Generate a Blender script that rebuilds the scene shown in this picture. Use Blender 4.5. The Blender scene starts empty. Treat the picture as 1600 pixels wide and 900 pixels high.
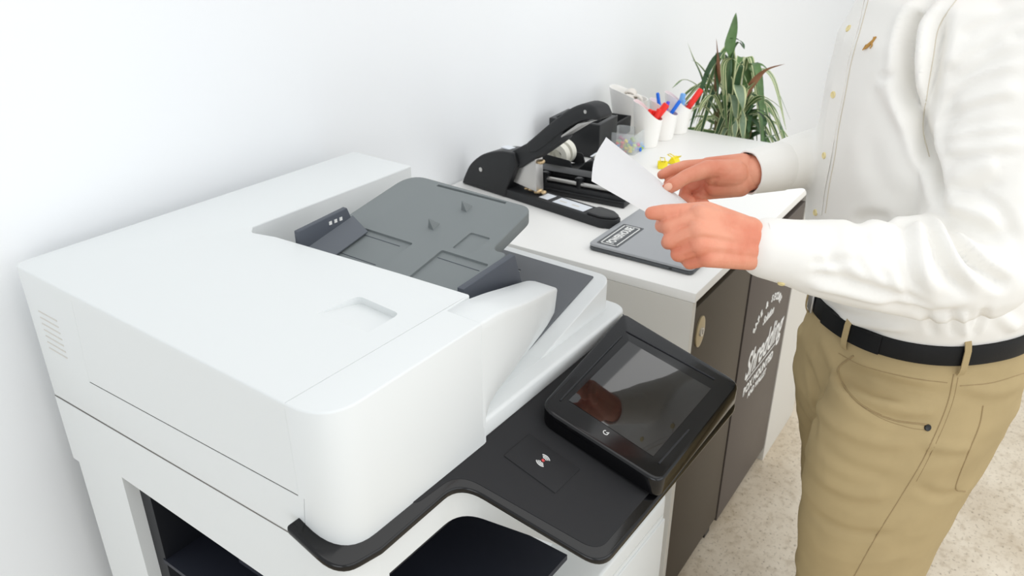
import bpy, bmesh, math, random
import numpy as np
from mathutils import Vector, Matrix, noise
from mathutils.bvhtree import BVHTree
random.seed(7)
PI = math.pi
SC = bpy.context.scene
COL = SC.collection

# ------------------------------------------------------------------ camera, world, lights, exposure
CAM_H = 1.70
PITCH = math.radians(26.6); YAW = math.radians(34.1); FPX = 1275.0
cd = bpy.data.cameras.new('camera'); cam = bpy.data.objects.new('camera', cd); COL.objects.link(cam)
cam.location = (0, 0, CAM_H); cam.rotation_euler = (PI/2-PITCH, 0, YAW-PI/2)
cd.sensor_width = 36; cd.lens = FPX/1600*36; cd.clip_start = .02
cd.dof.use_dof = True; cd.dof.focus_distance = 1.25; cd.dof.aperture_fstop = 9
SC.camera = cam
w = bpy.data.worlds.new('world'); SC.world = w; w.use_nodes = True
w.node_tree.nodes['Background'].inputs[0].default_value = (.95, .98, 1.0, 1)
w.node_tree.nodes['Background'].inputs[1].default_value = .80
def area(name, loc, rot, sx, sy, power, color=(1, 1, 1)):
    l = bpy.data.lights.new(name, 'AREA'); l.shape = 'RECTANGLE'; l.size = sx; l.size_y = sy; l.energy = power; l.color = color
    o = bpy.data.objects.new(name, l); COL.objects.link(o); o.location = loc; o.rotation_euler = rot; return o
area('overhead_fill_light', (2.0, -1.4, 3.3), (0, 0, 0), 5.5, 3.0, 58, (1, .985, .96))  # added soft overhead fill, sized to even the wall; no ceiling fixture exists
area('front_fill_light', (1.6, -5.2, 2.0), (math.radians(82), 0, math.radians(2)), 5.5, 2.8, 58, (.95, .98, 1))  # added frontal fill that brightens the back wall; no window stands there
area('side_fill_light', (-3.2, -2.8, 1.0), (math.radians(86), 0, math.radians(-42)), 2.6, 2.0, 34, (.96, .98, 1))  # added fill from the left for the wall beside the printer, not a window
SC.view_settings.view_transform = 'Standard'; SC.view_settings.look = 'None'
SC.view_settings.exposure = 0.05; SC.view_settings.gamma = 1.0; SC.view_settings.use_curve_mapping = False

def cam_axes():
    fh = Vector((math.cos(YAW), math.sin(YAW), 0)); rt = Vector((math.sin(YAW), -math.cos(YAW), 0))
    F = fh*math.cos(PITCH)-Vector((0, 0, math.sin(PITCH))); U = fh*math.sin(PITCH)+Vector((0, 0, math.cos(PITCH)))
    return F, rt, U
CF, CR, CU = cam_axes(); CC = Vector((0, 0, CAM_H))
def ray(u, v): return CF*FPX+CR*(u-800)+CU*(450-v)
def at(u, v, d):                       # a measured point of the place: direction seen in the photo, distance along the view axis
    return CC+ray(u, v)/FPX*d
def onz(u, v, z): r = ray(u, v); return CC+r*((z-CAM_H)/r.z)
def ony(u, v, y): r = ray(u, v); return CC+r*(y/r.y)

# ------------------------------------------------------------------ materials
def srgb(c): return tuple(((x/255)/12.92 if x/255 <= .04045 else ((x/255+.055)/1.055)**2.4) for x in c)
MATS = {}
def mat(name, rgb, rough=.5, metal=0, spec=.5, bump=0, bscale=200, var=0, vscale=8, coat=0, trans=0, ior=1.45, rgb2=None, sheen=0, alpha=1):
    m = bpy.data.materials.new(name); m.use_nodes = True; nt = m.node_tree; p = nt.nodes['Principled BSDF']
    c = srgb(rgb); p.inputs['Base Color'].default_value = (*c, 1)
    p.inputs['Roughness'].default_value = rough; p.inputs['Metallic'].default_value = metal
    p.inputs['Specular IOR Level'].default_value = spec; p.inputs['Coat Weight'].default_value = coat; p.inputs['Coat Roughness'].default_value = .05
    p.inputs['Transmission Weight'].default_value = trans; p.inputs['IOR'].default_value = ior
    p.inputs['Sheen Weight'].default_value = sheen; p.inputs['Alpha'].default_value = alpha
    tc = nt.nodes.new('ShaderNodeTexCoord')
    if var:
        n = nt.nodes.new('ShaderNodeTexNoise'); n.inputs['Scale'].default_value = vscale; n.inputs['Detail'].default_value = 5
        nt.links.new(tc.outputs['Object'], n.inputs['Vector'])
        r = nt.nodes.new('ShaderNodeValToRGB'); c2 = srgb(rgb2) if rgb2 else tuple(x*(1-var) for x in c)
        r.color_ramp.elements[0].color = (*c2, 1); r.color_ramp.elements[1].color = (*c, 1)
        r.color_ramp.elements[0].position = .35; r.color_ramp.elements[1].position = .65
        nt.links.new(n.outputs['Fac'], r.inputs['Fac']); nt.links.new(r.outputs['Color'], p.inputs['Base Color'])
    if bump:
        n = nt.nodes.new('ShaderNodeTexNoise'); n.inputs['Scale'].default_value = bscale; n.inputs['Detail'].default_value = 4
        nt.links.new(tc.outputs['Object'], n.inputs['Vector'])
        b = nt.nodes.new('ShaderNodeBump'); b.inputs['Strength'].default_value = bump; b.inputs['Distance'].default_value = .002
        nt.links.new(n.outputs['Fac'], b.inputs['Height']); nt.links.new(b.outputs['Normal'], p.inputs['Normal'])
    MATS[name] = m; return m

# ------------------------------------------------------------------ mesh helpers
def finish(me, angle=38):
    bm = bmesh.new(); bm.from_mesh(me)
    bmesh.ops.recalc_face_normals(bm, faces=bm.faces)
    for f in bm.faces: f.smooth = True
    a = math.radians(angle)
    for e in bm.edges:
        e.smooth = not (len(e.link_faces) == 2 and e.calc_face_angle(0) > a)
    bm.to_mesh(me); bm.free()
def obj(name, bm, m, parent=None, smooth=38, bevel=0, seg=3, bang=30):
    """links a bmesh as ONE mesh object"""
    if bevel:
        bmesh.ops.recalc_face_normals(bm, faces=bm.faces)
        es = [e for e in bm.edges if len(e.link_faces) == 2 and e.calc_face_angle(0) > math.radians(bang)]
        bmesh.ops.bevel(bm, geom=es, offset=bevel, segments=seg, profile=.5, affect='EDGES', clamp_overlap=True)
    me = bpy.data.meshes.new(name); bm.to_mesh(me); bm.free()
    finish(me, smooth)
    o = bpy.data.objects.new(name, me); COL.objects.link(o)
    if m: me.materials.append(m)
    if parent: o.parent = parent
    return o
def thing(name, label, cat, loc=(0, 0, 0), rz=0, group=None):
    o = bpy.data.objects.new(name, None); COL.objects.link(o); o.empty_display_size = .05
    o.location = loc; o.rotation_euler = (0, 0, rz); o['label'] = label; o['category'] = cat
    if group: o['group'] = group
    return o
def tag(o, label, cat, group=None):
    o['label'] = label; o['category'] = cat
    if group: o['group'] = group
    return o
def struct(o): o['kind'] = 'structure'; return o
def box(bm, x0, x1, y0, y1, z0, z1, M=None):
    vs = [bm.verts.new((x, y, z)) for x in (x0, x1) for y in (y0, y1) for z in (z0, z1)]
    for q in ((0, 1, 3, 2), (4, 6, 7, 5), (0, 4, 5, 1), (2, 3, 7, 6), (0, 2, 6, 4), (1, 5, 7, 3)): bm.faces.new([vs[i] for i in q])
    if M is not None:
        for v in vs: v.co = M @ v.co
    return vs
def B(*a, M=None):
    bm = bmesh.new(); box(bm, *a, M=M); return bm
def rpoly(pts, n=6):
    """pts: (x, y[, r]); rounds every corner that has a radius"""
    out = []; N = len(pts)
    for i, p in enumerate(pts):
        r = p[2] if len(p) > 2 else 0
        P = Vector(p[:2])
        if not r: out.append((P.x, P.y)); continue
        A = Vector(pts[i-1][:2]); Cc = Vector(pts[(i+1) % N][:2])
        a = (A-P); c = (Cc-P); la, lc = a.length, c.length; a.normalize(); c.normalize()
        ang = a.angle(c); t = min(r/math.tan(ang/2), la*.49, lc*.49)
        for k in range(n+1):
            s = k/n; q = (P+a*t)*(1-s)**2+P*2*s*(1-s)*1.0+(P+c*t)*s*s
            w_ = (1-s)**2+2*s*(1-s)*1.0+s*s
            out.append((q.x/w_, q.y/w_))
    return out
def prism(bm, poly, a, b, axis='z', M=None):
    """extrudes a 2-D outline; axis z: (x,y); axis x: (y,z); axis y: (x,z)"""
    def mk(p, t):
        v = {'z': (p[0], p[1], t), 'x': (t, p[0], p[1]), 'y': (p[0], t, p[1])}[axis]
        v = Vector(v); return bm.verts.new(M @ v if M is not None else v)
    A = [mk(p, a) for p in poly]; Bv = [mk(p, b) for p in poly]; n = len(poly)
    bm.faces.new(A[::-1]); bm.faces.new(Bv)
    for i in range(n): bm.faces.new((A[i], A[(i+1) % n], Bv[(i+1) % n], Bv[i]))
    return A, Bv
def lathe(bm, prof, c=(0, 0, 0), n=32, M=None, cap=True):
    rings = []
    for r, z in prof:
        ring = []
        for k in range(n):
            a = 2*PI*k/n; v = Vector((c[0]+r*math.cos(a), c[1]+r*math.sin(a), c[2]+z))
            ring.append(bm.verts.new(M @ v if M is not None else v))
        rings.append(ring)
    for a, b in zip(rings, rings[1:]):
        for k in range(n): bm.faces.new((a[k], a[(k+1) % n], b[(k+1) % n], b[k]))
    if cap: bm.faces.new(rings[0][::-1]); bm.faces.new(rings[-1])
    return rings
def tube(bm, pts, r, n=8, cap=True):
    pts = [Vector(p) for p in pts]; rs = r if isinstance(r, (list, tuple)) else [r]*len(pts)
    t0 = (pts[1]-pts[0]).normalized(); up = Vector((0, 0, 1)) if abs(t0.z) < .9 else Vector((1, 0, 0))
    x = t0.cross(up).normalized(); rings = []
    for i, p in enumerate(pts):
        t = (pts[min(i+1, len(pts)-1)]-pts[max(i-1, 0)]).normalized()
        x = (x-t*x.dot(t)).normalized(); y = t.cross(x)
        rings.append([bm.verts.new(p+(x*math.cos(2*PI*k/n)+y*math.sin(2*PI*k/n))*rs[i]) for k in range(n)])
    for a, b in zip(rings, rings[1:]):
        for k in range(n): bm.faces.new((a[k], a[(k+1) % n], b[(k+1) % n], b[k]))
    if cap: bm.faces.new(rings[0][::-1]); bm.faces.new(rings[-1])
def skin_rings(bm, rings, closed=True, cap=True):
    R_ = [[bm.verts.new(p) for p in r] for r in rings]; n = len(rings[0])
    for a, b in zip(R_, R_[1:]):
        for k in range(n if closed else n-1): bm.faces.new((a[k], a[(k+1) % n], b[(k+1) % n], b[k]))
    if cap and closed: bm.faces.new(R_[0][::-1]); bm.faces.new(R_[-1])
    return R_
def spline(pts, n=8):
    """Catmull-Rom through points"""
    P = [Vector(p) for p in pts]; P = [P[0]*2-P[1]]+P+[P[-1]*2-P[-2]]; out = []
    for i in range(1, len(P)-2):
        for k in range(n):
            t = k/n; a, b, c, d = P[i-1:i+3]
            out.append(.5*((2*b)+(c-a)*t+(2*a-5*b+4*c-d)*t*t+(3*b-a-3*c+d)*t**3))
    out.append(P[-2]); return out
def bake(o):
    """replaces an object's mesh by its modifiers' result"""
    dg = bpy.context.evaluated_depsgraph_get(); dg.update()
    me = bpy.data.meshes.new_from_object(o.evaluated_get(dg)); o.modifiers.clear(); o.data = me; return o
def cut(o, cutters, op='DIFFERENCE', smooth=38):
    for bm in cutters:
        bmesh.ops.recalc_face_normals(bm, faces=bm.faces)
        me = bpy.data.meshes.new('cutter'); bm.to_mesh(me); bm.free()
        c = bpy.data.objects.new('cutter', me); COL.objects.link(c); c.parent = o.parent
        for m in o.data.materials: me.materials.append(m)
        md = o.modifiers.new('b', 'BOOLEAN'); md.object = c; md.operation = op; md.solver = 'EXACT'
        bake(o); bpy.data.objects.remove(c)
    finish(o.data, smooth); return o
def text(s, size, M, m, name, parent=None, shear=0, extrude=.0004, spacing=1.0, align='CENTER', bold=0):
    c = bpy.data.curves.new('t', 'FONT'); c.body = s; c.size = size; c.shear = shear; c.extrude = extrude
    c.align_x = align; c.align_y = 'CENTER'; c.space_character = spacing; c.offset = bold
    t = bpy.data.objects.new('t', c); COL.objects.link(t)
    dg = bpy.context.evaluated_depsgraph_get(); me = bpy.data.meshes.new_from_object(t.evaluated_get(dg))
    bpy.data.objects.remove(t)
    me.transform(M); o = bpy.data.objects.new(name, me); COL.objects.link(o); me.materials.clear(); me.materials.append(m)
    if parent: o.parent = parent
    return o
def frame(o, x, y):
    """matrix with origin o and in-plane axes x, y"""
    x = Vector(x).normalized(); z = x.cross(Vector(y)).normalized(); y = z.cross(x)
    return Matrix(((x.x, y.x, z.x, o[0]), (x.y, y.y, z.y, o[1]), (x.z, y.z, z.z, o[2]), (0, 0, 0, 1)))
# ------------------------------------------------------------------ materials of the place
WALL = mat('wall_paint', (243, 245, 247), .85, spec=.2, bump=.05, bscale=60)
FLOOR = None
PW = mat('printer_white', (228, 231, 231), .42, bump=.04, bscale=900)
PGROOVE = mat('seam_dark', (70, 66, 64), .7)
PGREY = mat('tray_grey', (124, 130, 131), .55, bump=.15, bscale=1500)
PGREY_D = mat('guide_grey', (80, 85, 94), .5, bump=.1, bscale=1500)
OUTGREY = mat('output_grey', (102, 105, 109), .55, bump=.15, bscale=1500)
PBLACK_G = mat('gloss_black', (9, 9, 11), .14)
PBLACK_M = mat('matte_black', (36, 36, 38), .6, spec=.35, bump=.2, bscale=1800)
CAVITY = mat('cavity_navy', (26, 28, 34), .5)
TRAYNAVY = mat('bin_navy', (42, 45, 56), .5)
SCREEN = mat('screen_glass', (20, 18, 18), .02, spec=.6, coat=.45, ior=1.55)
WHITE_INK = mat('white_ink', (232, 232, 230), .6)
RED_INK = mat('red_ink', (200, 70, 70), .6)
COUNTER = mat('counter_laminate', (244, 243, 240), .4)
CARC = mat('carcass_white', (214, 211, 204), .5)
DOORM = mat('door_umber', (66, 57, 45), .5, bump=.05, bscale=300)
BINM = mat('bin_taupe', (78, 70, 66), .45)
BLACKP = mat('black_plastic', (30, 31, 33), .38)
BLACKM = mat('black_soft', (40, 41, 43), .6)
METAL = mat('pale_steel', (205, 203, 200), .35, metal=.85)
BRASS = mat('brass_zinc', (206, 180, 140), .35, metal=.8)
GOLD = mat('lock_brass', (178, 164, 132), .35, metal=.6)
STICK = mat('sticker_white', (228, 232, 238), .5)
CUPW = mat('cup_white', (246, 244, 240), .4)
PINK = mat('cup_lining_pink', (238, 222, 222), .5)
REDP = mat('red_plastic', (240, 44, 34), .4)
BLUEP = mat('blue_plastic', (20, 110, 225), .4)
LBLUE = mat('light_blue_plastic', (120, 178, 240), .4)
YELP = mat('yellow_plastic', (246, 226, 40), .45)
LIMEP = mat('lime_plastic', (170, 205, 60), .45)
PURP = mat('magenta_plastic', (196, 84, 140), .45)
CLEAR = mat('clear_plastic', (235, 240, 242), .08, trans=.0, alpha=.28)
TAPE = mat('tape_roll', (226, 224, 212), .5)
LAPT = mat('laptop_grey', (168, 170, 173), .42, metal=.25)
LAPE = mat('laptop_edge', (86, 89, 92), .4, metal=.3)
PAPER = mat('paper_white', (254, 254, 255), .7)
def floor_mat():
    m = bpy.data.materials.new('floor_vinyl'); m.use_nodes = True; nt = m.node_tree; p = nt.nodes['Principled BSDF']
    p.inputs['Roughness'].default_value = .45
    tc = nt.nodes.new('ShaderNodeTexCoord')
    def noise_(s, d=6):
        n = nt.nodes.new('ShaderNodeTexNoise'); n.inputs['Scale'].default_value = s; n.inputs['Detail'].default_value = d
        nt.links.new(tc.outputs['Object'], n.inputs['Vector']); return n
    def ramp(n, p0, c0, p1, c1):
        r = nt.nodes.new('ShaderNodeValToRGB'); e = r.color_ramp.elements
        e[0].position = p0; e[0].color = (*srgb(c0), 1); e[1].position = p1; e[1].color = (*srgb(c1), 1)
        nt.links.new(n.outputs['Fac'], r.inputs['Fac']); return r
    a = ramp(noise_(5), .3, (196, 181, 158), .7, (224, 213, 194))
    b = ramp(noise_(110, 3), .28, (120, 104, 84), .42, (255, 255, 255))
    c = ramp(noise_(38, 3), .3, (190, 176, 156), .5, (255, 255, 255))
    m1 = nt.nodes.new('ShaderNodeMixRGB'); m1.blend_type = 'MULTIPLY'; m1.inputs[0].default_value = .55
    nt.links.new(a.outputs[0], m1.inputs[1]); nt.links.new(b.outputs[0], m1.inputs[2])
    m2 = nt.nodes.new('ShaderNodeMixRGB'); m2.blend_type = 'MULTIPLY'; m2.inputs[0].default_value = .4
    nt.links.new(m1.outputs[0], m2.inputs[1]); nt.links.new(c.outputs[0], m2.inputs[2])
    nt.links.new(m2.outputs[0], p.inputs['Base Color']); return m
FLOOR = floor_mat()

# ------------------------------------------------------------------ room
WY = 1.335
struct(obj('floor', B(-1.5, 6.5, -3.2, WY+.1, -.1, 0), FLOOR))
struct(obj('wall_back', B(-1.5, 6.5, WY, WY+.1, 0, 3.0), WALL))

struct(obj('wall_right', B(6.5, 6.6, -3.2, WY+.1, 0, 3.0), WALL))

# ------------------------------------------------------------------ printer (own frame: x along its front, y towards the wall)
PR = thing('office_printer', 'large white multifunction office printer with grey paper feeder and tilted black touchscreen', 'printer', (.490, .580, 0), math.radians(-2.0))
# lower body
bm = bmesh.new()
prism(bm, rpoly([(0, 0, .05), (.725, 0, .02), (.725, .69), (0, .69)]), .02, .925)
for v in bm.verts:
    if v.co.z > .5: v.co.z = .9615-.047*v.co.y
body = obj('body', bm, PW, PR)
cut(body, [B(-.02, .30, .16, .525, .50, .838), B(-.02, .012, .672, .75, .0, .80)])

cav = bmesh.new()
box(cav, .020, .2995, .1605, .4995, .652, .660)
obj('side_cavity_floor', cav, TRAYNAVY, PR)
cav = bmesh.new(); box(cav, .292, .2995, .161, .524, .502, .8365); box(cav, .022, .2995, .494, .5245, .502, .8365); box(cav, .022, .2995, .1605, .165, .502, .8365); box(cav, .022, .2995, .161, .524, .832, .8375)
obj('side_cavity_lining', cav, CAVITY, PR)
bm = bmesh.new(); prism(bm, [(.674, .1), (.692, .1), (.692, .79), (.680, .78), (.672, .70)], .012, .6, 'x'); obj('rear_cover', bm, PGREY, PR)
# front body block, with drawers
FB = bmesh.new(); prism(FB, rpoly([(0, .02), (0, -.11, .03), (.725, -.11, .03), (.725, .02)]), .02, .625)
fb = obj('front_block', FB, PW, PR, bevel=.006)
cut(fb, [B(-.1, .9, -.12, -.1085, .586, .5885), B(-.1, .9, -.12, -.1085, .33, .333)])
dr = obj('paper_drawer', B(.02, .705, -.114, -.108, .345, .575), PW, PR, bevel=.002)
obj('handle', B(.25, .48, -.117, -.112, .53, .55), PGREY, dr, bevel=.002)
dr = obj('paper_drawer', B(.02, .705, -.114, -.108, .06, .32), PW, PR, bevel=.002)
obj('handle', B(.25, .48, -.117, -.112, .27, .29), PGREY, dr, bevel=.002)
# output bin: the body is hollowed under the panel
cut(body, [B(.075, .60, -.05, .36, .70, .885)])
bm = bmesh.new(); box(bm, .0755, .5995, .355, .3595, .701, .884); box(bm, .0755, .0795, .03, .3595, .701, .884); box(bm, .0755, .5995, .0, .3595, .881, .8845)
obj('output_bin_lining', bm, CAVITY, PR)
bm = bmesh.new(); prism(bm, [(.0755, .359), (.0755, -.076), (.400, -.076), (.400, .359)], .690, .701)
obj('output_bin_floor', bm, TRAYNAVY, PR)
# scanner unit
bm = bmesh.new()
A, T = prism(bm, rpoly([(0, 0, .058), (.285, 0), (.2855, .060), (.337, .066), (.330, .2), (.312, .46), (.300, .508, .014), (.318, .527, .01), (.724, .532, .004), (.724, .703, .012), (0, .703, .02)], 10), .96, 1.168)
for v in A: v.co.z = .962-.045*v.co.y
sc = obj('scanner_housing', bm, PW, PR, bevel=.0035, bang=50)
def groove(x0, y0, z0, x1, y1, z1, w=.0022, depth=.0022, nrm=(-1, 0, 0)):
    a = Vector((x0, y0, z0)); b = Vector((x1, y1, z1)); t = (b-a).normalized(); n = Vector(nrm); s = t.cross(n).normalized()
    bm = bmesh.new(); vs = []
    for p in (a, b):
        for q in (-1, 1):
            for k in (-1, 1): vs.append(bm.verts.new(p+s*w/2*q+n*depth*k))
    for q in ((0, 1, 3, 2), (4, 6, 7, 5), (0, 4, 5, 1), (2, 3, 7, 6), (0, 2, 6, 4), (1, 5, 7, 3)): bm.faces.new([vs[i] for i in q])
    return bm
dim = bmesh.new(); prism(dim, rpoly([(.169, .198), (.172, .105), (.235, .107, .012), (.24, .192, .012)], 5), 1.157, 1.2)
for v in dim.verts:
    if v.co.z < 1.16 and v.co.x < .18: v.co.z = 1.1675
cut(sc, [dim, groove(-.002, .546, 1.012, -.002, .064, 1.034), groove(-.002, .546, 1.012, -.002, .533, 1.155, .0012),
         groove(-.002, .064, 1.034, -.002, .066, 1.16, .0012),
         groove(.0, .066, 1.168, .335, .066, 1.168, .001, .001, (0, 0, 1)), groove(.0, .055, 1.034, -.0, .064, .965, .0012)])
for k in range(7):
    z = 1.10-.011*k
    obj('vent_slot', B(-.0008, .001, .60, .655, z, z+.002), CARC, sc)
# darker line inside the long door seam
bm = bmesh.new(); tube(bm, [(.0005, .545, 1.012), (.0005, .066, 1.034)], .0008, 6); obj('seam_line', bm, PGROOVE, sc)
bm = bmesh.new(); tube(bm, [(.0004, .69, .9302), (.0004, .07, .9588)], .0008, 6); obj('seam_line', bm, mat('seam_grey', (128, 124, 120), .7), body)
bm = bmesh.new(); prism(bm, rpoly([(.003, .004, .055), (.30, .002), (.30, .55), (.003, .55)], 8), .935, .9395)
for v in bm.verts: v.co.z += .018-.05*v.co.y
bm.free()
# lid with the sloping output ramp and the nose that tapers along the front
bm = bmesh.new()
prism(bm, rpoly([(.24, .012), (.29, .006, .02), (.727, .010, .035), (.727, .528), (.24, .528)], 8), .967, 1.0)
lid = obj('scanner_lid', bm, PW, PR, bevel=.006, bang=40)
bm = bmesh.new(); prism(bm, rpoly([(.30, .036), (.480, .036), (.60, .036), (.706, .036, .030), (.706, .526), (.30, .526)], 8), 0, 1)
bmesh.ops.bisect_plane(bm, geom=bm.verts[:]+bm.edges[:]+bm.faces[:], plane_co=(.48, 0, 0), plane_no=(1, 0, 0))
for v in bm.verts: v.co.z = (1.0004+max(0, v.co.x-.48)*.267) if v.co.z > .5 else .992
ramp = obj('output_ramp', bm, PW, lid, bevel=.010, bang=40, seg=4)
bm = bmesh.new(); prism(bm, [(.30, .996), (.30, 1.0045), (.478, 1.0045), (.690, 1.0595), (.690, .996)], .066, .524, 'y')
outp = obj('output_pad', bm, OUTGREY, lid, bevel=.0015)
cut(outp, [B(.640, .652, .20, .285, 1.0, 1.2)])
obj('pad_rib', B(.55, .60, .135, .137, 1.02, 1.030), OUTGREY, outp)
# paper extension arm lying under the feeder guide
bm = bmesh.new(); prism(bm, rpoly([(.48, .09), (.585, .10, .02), (.60, .14, .02), (.53, .17), (.48, .17)]), 1.055, 1.06); obj('extension_arm', bm, PGREY, lid, bevel=.001)
# nose
secs = []
NK = np.array(((.2851, 1.1679, .064, .0, .0002), (.300, 1.1679, .064, .0, .014), (.318, 1.1670, .065, .0005, .032), (.340, 1.163, .066, .002, .045), (.38, 1.151, .075, .008, .052), (.43, 1.136, .083, .019, .061),
               (.48, 1.122, .090, .031, .068), (.52, 1.110, .096, .041, .075), (.545, 1.098, .099, .051, .080), (.562, 1.075, .101, .063, .084), (.574, 1.045, .102, .073, .088), (.582, 1.01, .102, .082, .091)))
xs = sorted([.279, .2849]+list(np.linspace(.2851, .545, 27))+[.553, .562, .568, .574, .578, .582])
for x in xs:
    zt, yi, yo, yb = [float(np.mean([np.interp(max(.2851, min(x+d, .582)), NK[:, 0], NK[:, c]) for d in ((-.008, 0, .008) if .30 < x < .54 else (0,))])) for c in (1, 2, 3, 4)]
    r = []; h = zt-.996; ex = max(1.6, 7-(x-.285)*28)
    for k in range(13):
        t = (k/12 if k else .0035/h); y = yo-.0002+(yb-yo)*(t**ex if k else 0); r.append((x, y, zt-h*t))
    r += [(x, yb, .968), (x, max(yi+.004, yb+.01), .968), (x, yi+.004, .996), (x, yi, zt-h*.5), (x, yi, zt-.004), (x, yi-.004, zt+.0002), (x, (yi+yo)/2, zt+.0003), (x, yo+.0036, zt+.0002), (x, yo+.0015, zt-.0006), (x, yo+.0004, zt-.0018)]
    secs.append(r)
bm = bmesh.new(); skin_rings(bm, secs); obj('feeder_nose', bm, PW, sc, smooth=50)
# input tray
SL = .215
def tz(x): return 1.125+SL*(x-.34)
bm = bmesh.new()
prism(bm, rpoly([(.300, .105), (.50, .119, .01), (.498, .150, .02), (.632, .160, .028), (.640, .455, .045), (.300, .468)], 8), 0, 1)
for v in bm.verts:
    top = v.co.z > .5; v.co.z = tz(v.co.x)-(0 if top else .024)
tray = obj('input_tray', bm, PGREY, PR, bevel=.0025, bang=50)
def pocket(x0, x1, y0, y1, d=.004, r=.004):
    bm = bmesh.new(); prism(bm, rpoly([(x0, y0, r), (x1, y0, r), (x1, y1, r), (x0, y1, r)], 3), 0, 1)
    for v in bm.verts: v.co.z = tz(v.co.x)+(.02 if v.co.z > .5 else -d)
    return bm
cut(tray, [pocket(.365, .456, .285, .402), pocket(.362, .462, .128, .226), pocket(.474, .524, .172, .214, .003), pocket(.622, .6285, .215, .375, .004, .001), pocket(.358, .364, .25, .402, .01, .001)])
for x in (.385, .444):
    bm = bmesh.new(); tube(bm, [(x, .398, tz(x)-.0038), (x, .305, tz(x)-.0038)], .0007, 5); obj('channel_line', bm, PGREY_D, tray)
for x in (.378, .446):
    bm = bmesh.new(); tube(bm, [(x, .222, tz(x)-.0038), (x, .135, tz(x)-.0038)], .0007, 5); obj('channel_line', bm, PGREY_D, tray)
for x, y in ((.582, .268), (.512, .285)):
    bm = bmesh.new(); z = tz(x)
    v = [bm.verts.new(p) for p in ((x-.008, y+.008, z-.002), (x+.014, y-.004, z), (x-.010, y-.006, z-.002), (x-.010, y+.004, z+.017))]
    for q in ((0, 1, 3), (1, 2, 3), (2, 0, 3), (0, 2, 1)): bm.faces.new([v[i] for i in q])
    obj('paper_stop_fin', bm, PGREY, tray)
# paper guides
bm = bmesh.new()
prism(bm, [(.325, 1.115), (.325, 1.182), (.436, 1.190), (.452, tz(.452)-.001)], .418, .428, 'y')
g = obj('paper_guide', bm, PGREY_D, tray, bevel=.0015)
bm = bmesh.new(); secs = []
for x in (.325, .36, .40, .448): secs.append([(x, .419, tz(x)+.024), (x, .419, tz(x)-.001), (x, .385, tz(x)-.001), (x, .384, tz(x)+.002)])
skin_rings(bm, secs); obj('guide_foot', bm, mat('guide_foot_grey', (98, 103, 110), .5), g)
for k in range(3): obj('size_mark', B(.392+.012*k, .398+.012*k, .4168, .4182, 1.172, 1.178), WHITE_INK, g)
bm = bmesh.new(); secs = []
for x, zt in ((.368, 1.152), (.40, 1.154), (.46, 1.158), (.500, 1.160), (.520, 1.10)): secs.append([(x, .104, max(zt, 1.102)), (x, .116, max(zt, 1.102)), (x, .118, 1.095), (x, .103, 1.095)])
skin_rings(bm, secs); obj('paper_guide', bm, PGREY_D, tray, bevel=.001)

# control panel
PS = .44
def pz(y, off=0): return .966+PS*y+off
def on_panel(bm):
    for v in bm.verts: v.co.z = pz(v.co.y, v.co.z)
outline = rpoly([(-.020, .072), (-.014, -.008, .055), (.05, -.018, .03), (.205, -.016, .045), (.262, -.214, .040), (.742, -.214, .030), (.735, .028), (.06, .028), (.012, .072)], 8)
bm = bmesh.new(); prism(bm, outline, -.012, .0); on_panel(bm)
panel = obj('control_panel', bm, PBLACK_G, PR, bevel=.004, bang=45)
bm = bmesh.new(); prism(bm, rpoly([(.11, .024), (.130, -.004, .02), (.213, -.008, .045), (.275, -.200, .034), (.60, -.200, .01), (.728, -.200), (.722, .022)], 8), -.003, .0012); on_panel(bm)
obj('palm_rest', bm, PBLACK_M, panel, bevel=.0006)
# white shroud below the panel
def shroud_ring(poly, z_of): return [(x, y, z_of(x, y)) for x, y in poly]
inner = rpoly([(-.002, .072), (.000, .002, .05), (.06, -.004, .03), (.212, -.004, .05), (.268, -.208, .040), (.728, -.208, .025), (.724, .020), (.06, .020), (.012, .066)], 8)
low = rpoly([(-.001, .072), (.001, .004, .05), (.06, .0, .03), (.222, .0, .05), (.285, -.185, .040), (.722, -.19, .025), (.720, .020), (.06, .020), (.012, .066)], 8)
bm = bmesh.new()
r1 = [(x, y, pz(y, -.0125)) for x, y in inner]
def lowz(x, y):
    t = max(0, min(1, -y/.2)); return .884-.035*t
r2 = [((a[0]*.5+b[0]*.5), (a[1]*.5+b[1]*.5), pz(b[1], -.03) if a[1] < -.02 else .93) for a, b in zip(inner, low)]
r3 = [(x, y, min(lowz(x, y), pz(y, -.034))) for x, y in low]
skin_rings(bm, [r1, r3]); shr = obj('panel_shroud', bm, PW, PR, smooth=60)
bm = B(.300, .326, -.0, .002, .0, .01); bm.free()
# touchscreen unit
def spz(y, off=0): return .9755+.40*y+off
bm = bmesh.new(); prism(bm, rpoly([(.384, -.026, .022), (.418, -.218, .022), (.738, -.213, .022), (.700, .006, .012)], 6), 0, 1)
for v in bm.verts: v.co.z = spz(v.co.y, .022 if v.co.z > .5 else -.012)
scr = obj('touchscreen', bm, PBLACK_G, panel, bevel=.005, bang=45)
bm = bmesh.new(); prism(bm, [(.432, -.048), (.452, -.188), (.672, -.184), (.640, -.038)], 0, 1)
for v in bm.verts: v.co.z = spz(v.co.y, .0228 if v.co.z > .5 else .015)
obj('display', bm, SCREEN, scr)
for a, b in (((.660, -.022), (.700, -.178)), ((.420, -.040), (.640, -.024)), ((.448, -.200), (.552, -.200))):
    bm = bmesh.new(); tube(bm, [(a[0], a[1], spz(a[1], .0222)), (b[0], b[1], spz(b[1], .0222))], .0016, 6); obj('bezel_groove', bm, CAVITY, scr)
Mx = frame((.428, -.118, spz(-.118, .0224)), (1, 0, 0), (0, 1, .40))
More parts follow.
